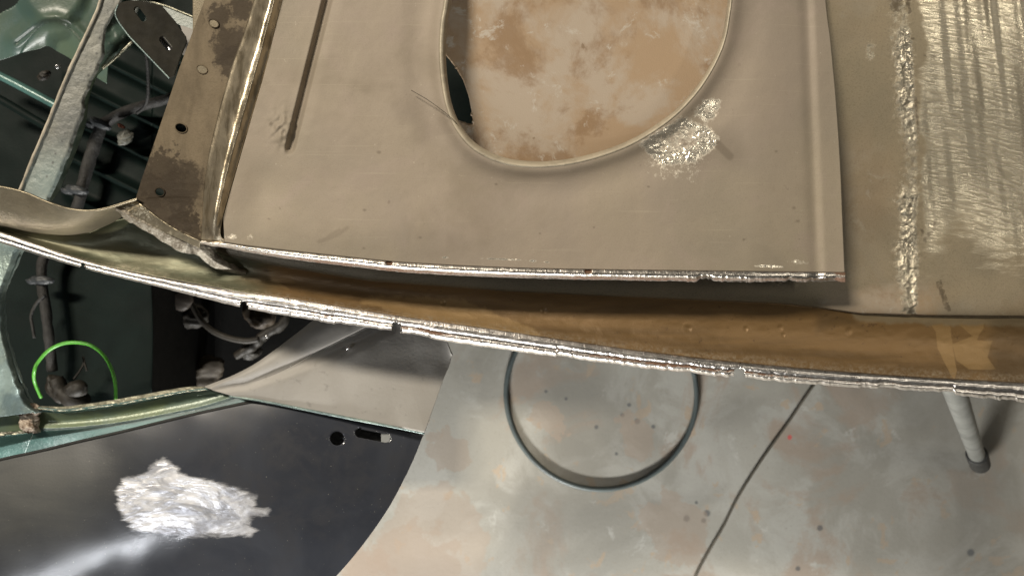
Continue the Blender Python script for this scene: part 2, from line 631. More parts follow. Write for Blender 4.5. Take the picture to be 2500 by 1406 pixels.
def mat_black_wing():
    n = NT('black_primed_panel')
    c = n.mix(n.ramp(n.noise(14, 4, 0.6, 0.5), 0.35, 0.7), (0.033, 0.037, 0.048), (0.048, 0.053, 0.066))
    d = n.spot(w3(60, 1130, 0.56), 0.075, 0.8, None, 0.05, 30)
    dust = n.mul(d, n.mixf(n.noise(1.0, 5, 0.65, 0.6, n.vec((12, 60, 30), -0.15)), 0.35, 1.0))
    c = n.mix(dust, c, (0.062, 0.063, 0.054))
    d2 = n.spot(w3(720, 1060, 0.56), 0.10, 0.9, None, 0.05, 40)
    c = n.mix(n.mul(d2, n.ramp(n.noise(42, 5, 0.65, 0.4), 0.42, 0.66)), c, (0.048, 0.050, 0.058))
    sp = n.ramp(n.noise(620, 2, 0.5), 0.735, 0.77)
    c = n.mix(n.mul(sp, 0.6), c, (0.30, 0.29, 0.25))
    b = n.attr('bare')
    bm = n.ramp(n.add(b, n.mul(n.add(n.noise(1.0, 4, 0.65, 0.4, n.vec((55, 190, 60), 0.25)), -0.5), 1.3)), 0.28, 0.74)
    c = n.mix(bm, c, n.mix(n.ramp(n.noise(1.0, 4, 0.6, 1.5, n.vec((25, 60, 50), 0.4)), 0.38, 0.62), (0.88, 0.89, 0.93), (0.44, 0.45, 0.49)))
    r = n.mixf(bm, n.mixf(dust, n.mixf(n.noise(60, 3), 0.09, 0.14), 0.5), n.mixf(n.noise(70, 3), 0.22, 0.42))
    met = n.mixf(bm, 0.0, 0.55)
    sw = n.noise(1.0, 3, 0.55, 2.2, n.vec((20, 52, 60), 0.35))
    nn = n.bump(n.noise(600, 3, 0.6), 0.05, 0.001)
    nn = n.bump(sw, n.mul(bm, 0.4), 0.0022, nn)
    return n.out(c, r, met, nn, **{'Coat Weight': n.mixf(bm, 0.6, 0.0), 'Coat Roughness': 0.24})


def mat_floor():
    n = NT('painted_concrete')
    c = n.mix(n.ramp(n.noise(3.2, 5, 0.6, 0.5), 0.36, 0.64), (0.36, 0.35, 0.31), (0.28, 0.27, 0.235))
    c = n.mix(n.mul(n.ramp(n.noise(9, 6, 0.66, 0.7), 0.46, 0.60), 0.75), c, (0.40, 0.395, 0.36))
    # worn patches, reddish where the paint has gone
    p1 = n.ramp(n.noise(5.6, 6, 0.60, 0.5), 0.53, 0.60)
    p1 = n.mul(p1, n.ramp(n.noise(30, 5, 0.65), 0.30, 0.46))
    c = n.mix(n.mul(p1, 0.7), c, n.mix(n.noise(30, 4), (0.34, 0.265, 0.205), (0.29, 0.23, 0.18)))
    c = n.mix(n.mul(n.ramp(n.noise(21, 5, 0.62, 0.6), 0.61, 0.65), 0.7), c, (0.40, 0.31, 0.22))
    c = n.mix(n.mul(n.ramp(n.noise(17, 6, 0.7, 0.4), 0.62, 0.68), 0.7), c, (0.47, 0.465, 0.43))
    c = n.mix(n.mul(n.ramp(n.noise(2.3, 4, 0.6, 0.5), 0.50, 0.66), 0.55), c, (0.175, 0.17, 0.15))
    c = n.mix(n.mul(n.ramp(n.noise(260, 3, 0.6), 0.55, 0.8), 0.3), c, (0.15, 0.14, 0.12))
    c = n.mix(n.mul(n.spot(w3(2420, 1220, 0), 0.20, 0.9, None, 0.12, 9), 0.45), c, (0.20, 0.188, 0.16))
    c = n.mix(n.mul(n.ramp(n.noise(420, 3, 0.7), 0.60, 0.72), 0.45), c, (0.14, 0.13, 0.115))
    c = n.mix(n.mul(n.ramp(n.noise(330, 3, 0.7), 0.66, 0.76), 0.4), c, (0.52, 0.51, 0.47))
    for (px, py, r) in ((1333, 955, 4), (1382, 973, 4), (1536, 988, 5), (1520, 1013, 5), (1556, 1028, 7), (1595, 1041, 5), (1456, 1042, 5),
                        (1505, 1107, 4), (1676, 1265, 8), (1726, 1252, 8), (1718, 1270, 6), (1700, 1226, 4), (2002, 1288, 7), (2370, 1348, 9), (1948, 1387, 6)):
        c = n.mix(n.mul(n.spot(w3(px, py, 0), r * 0.0006, 0.35, None, 0.002, 300), 0.75), c, (0.075, 0.08, 0.085))
    c = n.mix(n.mul(n.spot(w3(1928, 1067, 0), 0.0033, 0.4, None, 0.003, 300), 0.8), c, (0.55, 0.06, 0.06))
    # smoother orange cells right of the fender, as bare patches in the paint
    for (px, py, r) in ((1060, 1320, 0.085), (1010, 1400, 0.07), (1090, 1105, 0.028), (1640, 1290, 0.05), (880, 1370, 0.03), (1345, 1015, 0.022), (1560, 1060, 0.03)):
        m = n.spot(w3(px, py, 0), r, 0.05, None, 0.13, 17)
        c = n.mix(n.mul(m, 0.5), c, (0.31, 0.245, 0.19))
    nn = n.bump(n.noise(160, 5, 0.6), 0.12, 0.002)
    return n.out(c, n.mixf(n.noise(12, 4), 0.42, 0.7), 0.0, nn)


def mat_rail():
    n = NT('grey_steel_rail')
    c = n.mix(n.ramp(n.noise(35, 4, 0.6, 0.5), 0.36, 0.66), (0.155, 0.155, 0.13), (0.11, 0.115, 0.105))
    c = n.mix(n.mul(n.spot(w3(130, 460, 0.58), 0.025, 0.9), 0.55), c, (0.26, 0.34, 0.32))
    for (px, py) in ((237, 132), (222, 165), (217, 185), (174, 288), (160, 325), (153, 345), (137, 375), (130, 398), (116, 432), (245, 95), (226, 115)):
        c = n.mix(n.mul(n.spot(w3(px, py, 0.58), 0.0013, 0.35), 0.8), c, (0.03, 0.033, 0.03))
    nn = n.bump(n.noise(160, 4, 0.6), 0.3, 0.003)
    return n.out(c, n.mixf(n.noise(80, 3), 0.4, 0.6), 0.1, nn)


SHEET = mat_sheet(); SKIN = mat_skin(); CHANNEL = mat_channel()
LIP = mat_lip('bright_worn_lip_steel')
LIP2 = mat_lip('bright_sanded_edge_steel', (0.21, 0.12, 0.075), (0.80, 0.75, 0.68))
FLANGE = mat_flange(); RIDGE = mat_ridge(); WING = mat_black_wing(); FLOOR = mat_floor(); RAIL = mat_rail()
RIM = mat_plain('hole_rim_steel', (0.43, 0.375, 0.28), 0.5, 0.15, 0.25, 70)
WALLM = mat_plain('satin_steel_wall', (0.30, 0.255, 0.175), 0.33, 0.75, 0.35, 22)
WELD = mat_plain('grey_weld_filler', (0.30, 0.27, 0.215), 0.5, 0.35, 0.5, 190, 0.5, 0.5, (0.15, 0.125, 0.09), 420)
GREEN = mat_plain('dark_green_paint', (0.0045, 0.0100, 0.0085), 0.6, 0.0, 0.3, 18, 0.1, 0.12)
GREENL = mat_plain('pale_green_paint', (0.075, 0.105, 0.07), 0.35, 0.0, 0.3, 16, 0.1, 0.5, (0.055, 0.095, 0.082))
GREENS = mat_plain('sill_green_paint', (0.15, 0.19, 0.105), 0.30, 0.1, 0.3, 30, 0.1, 0.5, (0.12, 0.165, 0.12))
TEAL = mat_plain('teal_green_paint', (0.075, 0.16, 0.145), 0.28, 0.1, 0.35, 26)
PILLAR = mat_plain('scuffed_blue_green_steel', (0.27, 0.34, 0.31), 0.38, 0.35, 0.4, 34, 0.35, 0.5, (0.13, 0.18, 0.18))
CHIP_GLINT = mat_plain('chipped_and_glint_edge', (0.62, 0.60, 0.46), 0.4, 0.6, 0.5, 150, 0.5)  # chipped metal, also the colour of a painted edge highlight
PALE = mat_plain('pale_sealer_edge', (0.50, 0.44, 0.34), 0.5, 0.0, 0.3, 90)
GREYP = mat_plain('grey_bare_corner_steel', (0.365, 0.35, 0.325), 0.62, 0.08, 0.2, 16, 0.08, 0.3, (0.315, 0.30, 0.275))
BLACKC = mat_plain('black_cavity_paint', (0.005, 0.005, 0.0045), 0.8, 0.0, 0.3, 30, 0.15, 0.2)
BRACK = mat_plain('olive_black_bracket', (0.022, 0.02, 0.014), 0.75, 0.0, 0.35, 60, 0.15, 0.2)
TAPE = mat_plain('grey_loom_tape', (0.030, 0.029, 0.027), 0.7, 0.0, 0.4, 140, 0.5)
CLIPM = mat_plain('grey_clip_plastic', (0.033, 0.037, 0.04), 0.5, 0.0, 0.3, 90)
LIME = mat_plain('lime_green_plastic', (0.10, 0.40, 0.045), 0.35, 0.0, 0.15, 60)
TANM = mat_plain('tan_perished_rubber', (0.015, 0.012, 0.0075), 0.6, 0.0, 0.4, 60)
PINK = mat_plain('pinkish_beige_plastic', (0.04, 0.031, 0.023), 0.6, 0.0, 0.2, 40)
HOSE = mat_plain('blue_grey_hose', (0.085, 0.105, 0.105), 0.42, 0.0, 0.35, 12)
CORD = mat_plain('dark_grey_cord', (0.12, 0.108, 0.082), 0.6, 0.0, 0.3, 30)
PIPE = mat_plain('galvanised_pipe', (0.20, 0.205, 0.19), 0.5, 0.2, 0.3, 25, 0.03)
RUBBER = mat_plain('black_rubber', (0.02, 0.02, 0.018), 0.65, 0.0, 0.3, 120)
WIRE = mat_plain('thin_dark_thread', (0.05, 0.042, 0.025), 0.6)
CHROME = mat_plain('bright_pin_steel', (0.80, 0.80, 0.82), 0.25, 1.0, 0.2, 60)
RUSTY = mat_plain('rusty_weld_metal', (0.55, 0.47, 0.38), 0.5, 0.3, 0.6, 210, 0.7, 0.5, (0.14, 0.08, 0.045))
ORANGE = mat_plain('orange_red_plastic', (0.40, 0.13, 0.07), 0.5)

# ------------------------------------------------------------------ floor
me = bpy.data.meshes.new('floor')
me.from_pydata([(-6, -6, 0), (6, -6, 0), (6, 6, 0), (-6, 6, 0)], [], [(0, 1, 2, 3)])
tag(link('floor', me, FLOOR, None, 0, False), 'worn painted concrete workshop floor', 'floor', None, 'structure')

# ------------------------------------------------------------------ lower long panel (skin + channel + notched lip)
LOW = thing('steel_skin_panel', w3(1500, 700, 0.64),
            'long bare steel panel with brown channel, notched bright lip and ground weld at right', 'steel panel')

Bx = [(-70, 560), (0, 578), (250, 658), (547, 716), (700, 737), (972, 781), (1210, 815), (1450, 851), (1635, 876), (1866, 901), (2143, 924), (2487, 945), (2600, 951)]
Ex = [(-70, 573), (0, 594), (199, 654), (400, 704), (587, 750), (700, 771), (955, 812), (1139, 841), (1450, 883), (1516, 891), (1792, 922), (2060, 943), (2328, 958), (2500, 977), (2600, 984)]
Tx = [(-70, 541), (0, 551), (75, 567), (150, 574), (224, 567), (279, 540), (310, 532), (400, 568), (480, 598), (560, 626), (700, 654), (900, 686), (1250, 712), (1600, 728), (1900, 741), (2000, 752), (2100, 766), (2270, 771), (2500, 773), (2600, 773)]

xs = np.linspace(-60, 2590, 1060)
Tp = np.array(Tx, float)
Ty = np.interp(xs, Tp[:, 0], Tp[:, 1])
kern = np.hanning(9); kern /= kern.sum()
Ty = np.convolve(np.pad(Ty, 4, mode='edge'), kern, 'valid')
By = fx(Bx, xs); Ey = fx(Ex, xs)

def skin_drop(X, Y):
    return 0.027 * sm(-150, 630, Y + 0.06 * np.maximum(0, 2000 - X))


# flat skin
rows = np.linspace(0, 1, 350)[:, None]
cx_ = xs[(xs > 470)]
ty_ = Ty[xs > 470]
X = np.repeat(cx_[None, :], 350, 0)
Y = -620 + (ty_[None, :] + 620) * rows
wx = 2228 + 14 * vn(Y / 130, Y * 0, 3) + 12 * np.sin(Y / 190.0) + (Y - 400) * 0.035      # wandering weld line
dw = X - wx
weldw = 26 + 26 * (0.5 + 0.5 * vn(Y / 90, Y * 0 + 7, 9))
wl = np.where(dw < 0, np.exp(-(dw / weldw) ** 2), np.exp(-(dw / (weldw * 0.45)) ** 2))
wl = wl * (0.62 + 0.60 * sm(-0.5, 0.35, vn(Y / 105 + 2, Y * 0 + 3, 21))) * sm(780, 765, Y)
pits = fbm(X / 13, Y / 11, 31, 3)
lean = X - (Y - 300) * (0.10 + 0.00018 * (X - 2300))
band = vn(lean / 34, Y / 330, 41) + 0.5 * vn(lean / 19, Y / 210, 43)
gr = sm(2225, 2285, X + 20 * vn(Y / 60, X / 60, 6)) * (0.18 + 0.82 * sm(720, 380, Y + 70 * vn(X / 90, Y * 0, 8)))
Z = np.full(X.shape, ZS)
Z += 0.0022 * np.exp(-((X - 2300) / 320.0) ** 2) - 0.0010 * sm(1950, 2100, X) * 0
Z += gr * band * 0.00080
Z += wl * (0.0004 + 0.00085 * pits)
Z += 0.0004 * np.exp(-(dw / 6) ** 2) * sm(0.0, 0.6, vn(Y / 36, Y * 0, 77)) * -1.0
Z += 0.0007 * fbm(X / 300, Y / 300, 12, 3)
Z -= skin_drop(X, Y) + 0.0026 * np.exp(-(ty_[None, :] - Y) / 12.0)
inside = np.array([(1030, -520), (1830, -520), (1840, 60), (1700, 330), (1450, 450), (1150, 430), (1030, 220)])
brown = soft_poly(X, Y, inside, 40)
brown = np.maximum(brown, 0.35 * sm(1990, 2050, X) * sm(2240, 2120, X) * sm(-0.4, 0.8, fbm(X / 160, Y / 220, 51, 3) + 0.3 * sm(200, 700, Y)))
brown = np.maximum(brown, 0.75 * sm(640, 775, Y + 60 * fbm(X / 60, Y / 40, 57, 4)) * sm(1980, 2040, X) * (1 - 0.75 * sm(2230, 2330, X)))
dark = 0.75 * np.exp(-((dw + 18) / 26) ** 2) * sm(-0.1, 0.5, vn(Y / 75, Y * 0 + 3, 90)) * sm(480, 300, Y)
for (a, b, r) in (((2246, 248), (2275, 255), 7), ((2250, 136), (2285, 140), 6), ((2230, 92), (2216, 100), 6), ((2285, 540), (2270, 575), 9), ((2252, 560), (2258, 590), 7),
                  ((2292, 690), (2316, 755), 12), ((2235, 240), (2243, 330), 7), ((2215, 5), (2222, 30), 9), ((2180, 15), (2188, 40), 6)):
    d, _ = seg_d(X, Y, a, b)
    dark = np.maximum(dark, 0.62 * sm(r * 1.5, r * 0.2, d + 7 * fbm(X / 8, Y / 8, 88, 3)))
for pts in (((2375, 220), (2405, 320), (2445, 430)), ((2470, 200), (2490, 330)), ((2360, 60), (2368, 140), (2330, 260)), ((2440, 420), (2475, 470))):
    d = poly_d(X, Y, pts)
    dark = np.maximum(dark, 0.42 * sm(8, 1, d + 3 * vn(X / 7, Y / 9, 89)))
    Z -= 0.00008 * sm(8, 2, d)
bare_spot = sm(34, 8, np.hypot((X - 2125) * 1.5, (Y - 130) * 0.65)) * 0.62
opening = np.array([(1060, 100), (1090, 137), (1112, 165), (1130, 195), (1144, 235), (1151, 270), (1155, 303), (1140, 301), (1112, 291), (1085, 285), (1050, 270), (1035, 200)], float)
grid('skin', X, Y, Z, SKIN, LOW, {'brown': brown, 'grind': gr, 'weld': np.maximum(wl, bare_spot), 'dark': dark}, 0.0009, [opening])

# channel: from the bend down and round to the lip
nr = 46
t = np.linspace(0, 1, nr)[:, None]
X = np.repeat(xs[None, :], nr, 0)
Bt = By - 11
Y = Ty[None, :] + (Bt - Ty)[None, :] * t
left = sm(620, 330, xs)[None, :]
LB = 0.6560                                                    # foot of the lip
zt = ZS - 0.0026 - skin_drop(xs, Ty)[None, :]
s0 = float(sm(-0.25, 1.0, 0.0))
prof = zt + (LB + 0.0012 - zt) * (sm(-0.25, 1.0, t) - s0) / (1 - s0) - 0.0058 * np.sin(np.pi * t ** 0.9)
profl = 0.651 - 0.006 * np.sin(np.pi * t)
Z = prof * (1 - left) + profl * left
Z = Z + 0.0006 * fbm(X / 70, Y / 30, 61, 3)
for (px, py, r) in ((1680, 802, 7), (1327, 757, 6), (1905, 800, 6), (2072, 808, 7), (1082, 740, 5), (1820, 803, 5), (1912, 818, 4)):
    d = np.hypot(X - px, Y - py)
    Z = Z - 0.0006 * np.exp(-(d / r) ** 2) + 0.00015 * np.exp(-((d - r * 1.6) / 3) ** 2)
green = sm(720, 560, X + 40 * vn(Y / 22, X / 120, 4))  # mask of the painted green reflection at the left end
och = 0.95 * soft_poly(X, Y, [(930, 715), (1130, 730), (1300, 800), (1330, 840), (1150, 800), (980, 770), (880, 740)], 26)
och = np.maximum(och, soft_poly(X, Y, [(2258, 774), (2300, 770), (2322, 800), (2326, 850), (2335, 905), (2330, 925), (2308, 890), (2288, 850), (2285, 810)], 7))
och = np.maximum(och, soft_poly(X, Y, [(2310, 768), (2395, 768), (2402, 800), (2385, 830), (2425, 830), (2410, 870), (2432, 902), (2365, 902), (2335, 880), (2325, 840), (2375, 820)], 8))
och = np.maximum(och, 0.75 * soft_poly(X, Y, [(535, 668), (580, 662), (640, 684), (680, 686), (720, 712), (660, 702), (600, 690)], 8))
dk = 0.55 * soft_poly(X, Y, [(1995, 765), (2030, 758), (2075, 775), (2110, 800), (2050, 790), (2020, 800), (1995, 810)], 14)  # dark reflection box near the bend, painted into the colour
dk = np.maximum(dk, 0.55 * sm(2395, 2440, X + 12 * vn(Y / 18, X / 40, 14)) * sm(772, 780, Y))
rim = sm(0.80, 0.97, t) * np.ones_like(X)
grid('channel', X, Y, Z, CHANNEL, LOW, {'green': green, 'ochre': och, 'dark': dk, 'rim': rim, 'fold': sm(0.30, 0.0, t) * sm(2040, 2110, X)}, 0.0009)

# notched lip
offs = np.array([0.0, 0.10, 0.25, 0.42, 0.53, 0.62, 0.70, 0.80, 0.90, 0.96, 1.0])
zpr = np.array([0.0, 0.0008, 0.0016, 0.0017, 0.0006, -0.0001, 0.0003, 0.0004, -0.0014, -0.0040, -0.0080])
rus = np.array([0.40, 0.15, -0.15, -0.15, 0.15, 0.52, 0.42, 0.0, -0.1, 0.15, 0.35])
tt = np.linspace(0, 1, 44)[:, None]
xs2 = np.linspace(-60, 2590, 1760)
B2 = fx(Bx, xs2) - 12; E2 = fx(Ex, xs2)
rag = 2.6 * fbm(xs2 / 16, xs2 * 0, 71, 4) * sm(560, 800, xs2) + 0.8 * fbm(xs2 / 9, xs2 * 0, 72, 3)
rag += 4.0 * sm(0.35, 0.5, vn(xs2 / 60, xs2 * 0, 75)) * -1 * sm(700, 1000, xs2)
E2 = E2 + rag
E2 = E2 + 6 * sm(2326, 2334, xs2)
X = np.repeat(xs2[None, :], 44, 0)
Y = B2[None, :] + (E2 - B2)[None, :] * tt
left = sm(560, 150, xs2)[None, :]
base = LB * (1 - left) + 0.651 * left
Z = base + np.interp(tt, offs, zpr) * (0.55 + 0.45 * sm(0, 700, xs2))[None, :] + 0.00011 * fbm(X / 16, Y / 9, 81, 3)
rust = np.interp(tt, offs, rus) + 0.25 * fbm(X / 150, Y / 40, 83, 2) - 0.15 * (1 - sm(300, 700, X)) + 0.15 * sm(900, 1100, X) * sm(2000, 1600, X)
def notch(cx, w, d):
    e = float(np.interp(cx, xs2, E2)); sl = 0.17
    return np.array([(cx - w, e + 12), (cx - w, e - d * .55), (cx - w * .72, e - d * .9), (cx, e - d), (cx + w * .72, e - d * .9 + 2), (cx + w, e - d * .55 + 3), (cx + w, e + 15)])
grid('notched_lip', X, Y, Z, LIP, LOW, {'rust': rust}, 0.0010,
     [notch(202, 7, 13), notch(596, 10, 17), notch(968, 12.5, 27), notch(1806, 14, 22)])

# curved wall of the scoop at the left end
S = [(-70, 452), (0, 456), (60, 470), (110, 491), (160, 508), (210, 515), (250, 511), (290, 500), (336, 486)]
Wl = [(-70, 543), (0, 553), (75, 569), (150, 576), (205, 570), (255, 553), (285, 538), (305, 524), (336, 500)]
M1 = [(-70, 505), (0, 512), (65, 528), (125, 546), (180, 548), (225, 540), (270, 526), (300, 514), (336, 494)]
scoop = loft('scoop_wall', [S, M1, Wl], [[.698, .699, .699], [.680, .676, .684], [.650, .650, .658]], 180, 30, WALLM, LOW)
tube('scoop_edge', [(p[0], p[1], .6985) for p in S], 0.0005, WALLM, scoop, 120, 8)

# lumpy weld where the two panels meet at the left corner
wp = np.array([(283, 508), (318, 528), (352, 545), (400, 568), (450, 590), (487, 606), (520, 634), (560, 655), (600, 668)], float)
C = spl(wp, 240)
nrm = np.gradient(C, axis=0); nrm /= np.linalg.norm(nrm, axis=1)[:, None]; nrm = np.stack([-nrm[:, 1], nrm[:, 0]], -1)
v = np.linspace(-1, 1, 30)[:, None]
wid = (15 + 3 * vn(np.linspace(0, 6, 240), np.zeros(240), 4)) * np.interp(np.linspace(0, 1, 240), [0, .1, .5, .75, 1], [.5, 1, 1.7, 1.2, .3])
X = C[None, :, 0] + nrm[None, :, 0] * wid[None, :] * v
Y = C[None, :, 1] + nrm[None, :, 1] * wid[None, :] * v
X = X + 5 * fbm(X / 30, Y / 26, 15, 3) * np.abs(v); Y = Y + 6 * fbm(X / 30, Y / 26, 16, 3) * np.abs(v)
zc = np.interp(np.linspace(0, 1, 240), [0, .3, .55, .75, 1], [.694, .690, .684, .664, .652])[None, :]
Z = zc + 0.0012 * (1 - v ** 2) + 0.0004 * fbm(X / 9, Y / 9, 19, 4) - 0.003 * sm(0.0, 1, v)
grid('weld_bead', X, Y, Z, WELD, LOW, None, 0.0015)

GUS = [(331, 487), (352, 505), (392, 537), (440, 567), (490, 590)]
loft('corner_gusset', [GUS, [(300, 506), (325, 526), (380, 556), (430, 580), (486, 606)]], [.6952, [.696, .692, .690, .688]], 120, 14, WALLM, LOW, lambda x, y: 0.0006 * fbm(x / 14, y / 14, 23, 3))

# ------------------------------------------------------------------ upper panel with the oval hole
UP = thing('steel_inner_panel', w3(1350, 350, 0.695),
           'beige bare steel panel with large oval hole and punched edge holes, lying on top', 'steel panel')
hole = [(1085, -10), (1075, 60), (1072, 130), (1077, 200), (1091, 270), (1117, 325), (1160, 370), (1225, 400), (1300, 410), (1370, 406), (1440, 392), (1520, 365), (1590, 328),
        (1660, 275), (1720, 205), (1765, 120), (1783, 40), (1788, -40), (1770, -200), (1700, -360), (1570, -460), (1420, -490), (1270, -450), (1150, -340), (1100, -190)]
HC = np.array([1430.0, -50.0])
bot = [(548, 591), (600, 599), (700, 611), (850, 627), (1000, 641), (1250, 653), (1500, 658), (1750, 661), (1900, 663), (2062, 665)]
right = [(2062, 665), (2056, 520), (2051, 400), (2041, 250), (2027, 100), (2015, 0), (1990, -300), (1985, -620)]
outer = np.vstack([np.array([(860, -620), (690, 0), (645, 180), (545, 530)]), spl(bot, 80), spl(right, 60)[1:]])
hp = spl(hole, 2400, True)
ha = np.arctan2(hp[:, 1] - HC[1], hp[:, 0] - HC[0]); hr = np.hypot(hp[:, 0] - HC[0], hp[:, 1] - HC[1])
o_ = np.argsort(ha); ha, hr = ha[o_], hr[o_]
th = np.linspace(-math.pi, math.pi, 1500, endpoint=False)
cor = np.array([(860, -620), (690, 0), (645, 180), (545, 530), (548, 591), (2062, 665), (1985, -620)], float)
th = np.sort(np.r_[th, np.arctan2(cor[:, 1] - HC[1], cor[:, 0] - HC[0])])
def hole_at(th_): 
    r = np.interp(th_, np.r_[ha - 2 * math.pi, ha, ha + 2 * math.pi], np.r_[hr, hr, hr])
    return HC[0] + r * np.cos(th_), HC[1] + r * np.sin(th_)
hx, hy = hole_at(th)
op = np.vstack([outer, outer[:1]])
rr = np.full(th.shape, 1e9)
for a, b in zip(op[:-1], op[1:]):
    d = b - a
    dx, dy = np.cos(th), np.sin(th)
    den = dx * d[1] - dy * d[0]
    den = np.where(np.abs(den) < 1e-9, 1e-9, den)
    s = ((a[0] - HC[0]) * d[1] - (a[1] - HC[1]) * d[0]) / den
    u = ((a[0] - HC[0]) * dy - (a[1] - HC[1]) * dx) / den
    ok = (s > 0) & (u >= -1e-6) & (u <= 1 + 1e-6)
    rr = np.where(ok & (s < rr), s, rr)
ox, oy = HC[0] + rr * np.cos(th), HC[1] + rr * np.sin(th)
M = 230
tt = (np.linspace(0, 1, M) ** 1.25)[:, None]
X = hx[None] + (ox - hx)[None] * tt
Y = hy[None] + (oy - hy)[None] * tt
dh = np.hypot(X - hx[None], Y - hy[None])


def sheet_z(X, Y, dh=None):
    z = np.full(np.shape(X), 0.700)
    cr = 1968 + Y / 660 * 26
    z = z - 0.0085 * sm(1820, 2070, X)                     # falls towards the right edge
    z = z - 0.0014 * np.exp(-((X - cr) / 15.0) ** 2) + 0.0010 * sm(0, 24, X - cr)
    if dh is not None:
        z = z + 0.0036 * np.exp(-(dh / 22.0) ** 2) - 0.0012 * np.exp(-((dh - 60) / 34.0) ** 2)
    d, tg = seg_d(X, Y, (862, -250), (708, 362))
    depth = 0.0055 * sm(0, 0.04, 1.0 - tg + 0.03)
    z = z - depth * sm(15, 3, d)
    # pressed dish between ridge and slot
    gx = 800 - (Y / 370) * 95
    z = z - 0.0018 * sm(40, -30, X - gx) * sm(520, 330, Y)
    z = z + 0.0018 * np.exp(-(((X - 690) / 26.0) ** 2 + ((Y - 315) / 40.0) ** 2)) * (1 + 0.8 * vn(X / 9, Y / 9, 3))
    z = z - 0.0030 * np.exp(-(((X - 640) / 60.0) ** 2 + ((Y - 470) / 70.0) ** 2))
    z = z + 0.0022 * np.exp(-(((X - 1000) / 330.0) ** 2 + ((Y - 560) / 70.0) ** 2))
    z = z + 0.0008 * fbm(X / 240, Y / 240, 33, 3) + 0.00012 * fbm(X / 30, Y / 30, 35, 3)
    # raised sanded dabs
    z = z + 0.0007 * soft_poly(X, Y, [(1560, 350), (1665, 287), (1730, 312), (1752, 345), (1700, 395), (1620, 402)], 14) * (0.4 + 0.9 * fbm(X / 15, Y / 13, 55, 3))
    return z


Z = sheet_z(X, Y, dh)
patch = np.array([(1558, 352), (1600, 322), (1665, 286), (1725, 305), (1755, 335), (1745, 365), (1690, 400), (1620, 405), (1590, 385)], float)
core = soft_poly(X, Y, [(1600, 345), (1665, 312), (1720, 325), (1700, 365), (1630, 380)], 14)
bare = soft_poly(X, Y, patch, 14) * (1 - 0.42 * core)
bare = np.maximum(bare, 0.85 * soft_poly(X, Y, [(1690, 285), (1715, 245), (1745, 236), (1760, 250), (1748, 285), (1720, 300)], 12))
bare = np.maximum(bare, 0.42 * soft_poly(X, Y, [(1560, 370), (1760, 340), (1700, 440), (1600, 440)], 30))
for (px, py, rx, ry) in ((1088, 629, 9, 3), (1302, 637, 9, 4), (1230, 633, 55, 2.2), (1875, 650, 38, 4), (1950, 640, 26, 6), (1335, 640, 8, 2.5), (560, 577, 26, 7), (610, 580, 10, 9)):
    bare = np.maximum(bare, (0.95 if ry < 5 else 0.5) * sm(1.4, 0.5, np.hypot((X - px) / rx, (Y - py - (X - px) * 0.04) / ry)))
stain = 0.45 * sm(60, 10, poly_d(X, Y, [(1700, 380), (1760, 350), (1785, 375)])) * 0.5
stain = np.maximum(stain, 0.6 * sm(16, 6, poly_d(X, Y, [(1740, 340), (1782, 382)])))
stain = np.maximum(stain, 0.30 * sm(7, 2, poly_d(X, Y, [(778, 590), (820, 575), (848, 556)])))
stain = np.maximum(stain, 0.30 * sm(6, 2, poly_d(X, Y, [(800, 578), (828, 562)])))
for (px, py, r) in ((890, 513, 5), (1026, 580, 4), (888, 606, 4), (1211, 450, 4), (1583, 456, 4), (1695, 330, 3), (925, 372, 6), (1450, 555, 3), (1318, 570, 3), (1938, 508, 5), (1948, 540, 5), (1895, 370, 4)):
    stain = np.maximum(stain, 0.6 * sm(r * 1.0, r * 0.2, np.hypot((X - px) * 0.7, Y - py)))
for (a, b) in (((1020, 330), (1075, 300)), ((985, 260), (1060, 320))):
    stain = np.maximum(stain, 0.16 * sm(45, 5, seg_d(X, Y, a, b)[0] + 14 * vn(X / 20, Y / 20, 8)))
stain = np.maximum(stain, 0.8 * sm(7, 2, np.hypot(X - 661, Y - 303)))
grid('pressed_sheet', X, Y, Z, SHEET, UP, {'bare': bare, 'stain': stain}, 0.0010, closed=True)

# rolled rim of the hole
rows = []; zz = []
wv = 15.0 + 4 * np.cos(th - math.pi)                          # wider at the left
for f, dz in ((0, 0.0036), (0.3, 0.0040), (0.6, 0.0030), (0.85, 0.0008), (1.0, -0.0025), (1.02, -0.006)):
    rx_ = np.hypot(hx - HC[0], hy - HC[1]) - f * wv
    rows.append((HC[0] + rx_ * np.cos(th), HC[1] + rx_ * np.sin(th))); zz.append(dz)
X = np.stack([r[0] for r in rows]); Y = np.stack([r[1] for r in rows])
Z = sheet_z(X, Y) + np.array(zz)[:, None] + 0.0001
Z[0] = sheet_z(X[0], Y[0]) + 0.0036
grid('hole_rim', X, Y, Z, RIM, UP, None, 0.0008, closed=True)

# rolled ridge and side flange
Lf = np.array([(790, -620), (620, 0), (560, 180), (505, 400), (490, 588)], float)
Rf = np.array([(860, -620), (690, 0), (645, 180), (545, 530), (548, 591)], float)
a = spl(Lf, 260); b = spl(Rf, 260)
v = np.linspace(0, 1, 26)[:, None]
X = a[None, :, 0] + (b - a)[None, :, 0] * v; Y = a[None, :, 1] + (b - a)[None, :, 1] * v
fade = sm(600, 520, Y)
hgt = np.interp(v, [0, .12, .3, .45, .58, .72, .86, 1], [0, .0009, .0034, .0056, .0068, .0060, .0026, 0])
zl = 0.6965; zr = sheet_z(b[:, 0], b[:, 1])[None, :]
Z = zl + (zr - zl) * v + hgt * fade + 0.00025 * fbm(X / 16, Y / 22, 91, 3)
grid('rolled_ridge', X, Y, Z, RIDGE, UP, None, 0.001)

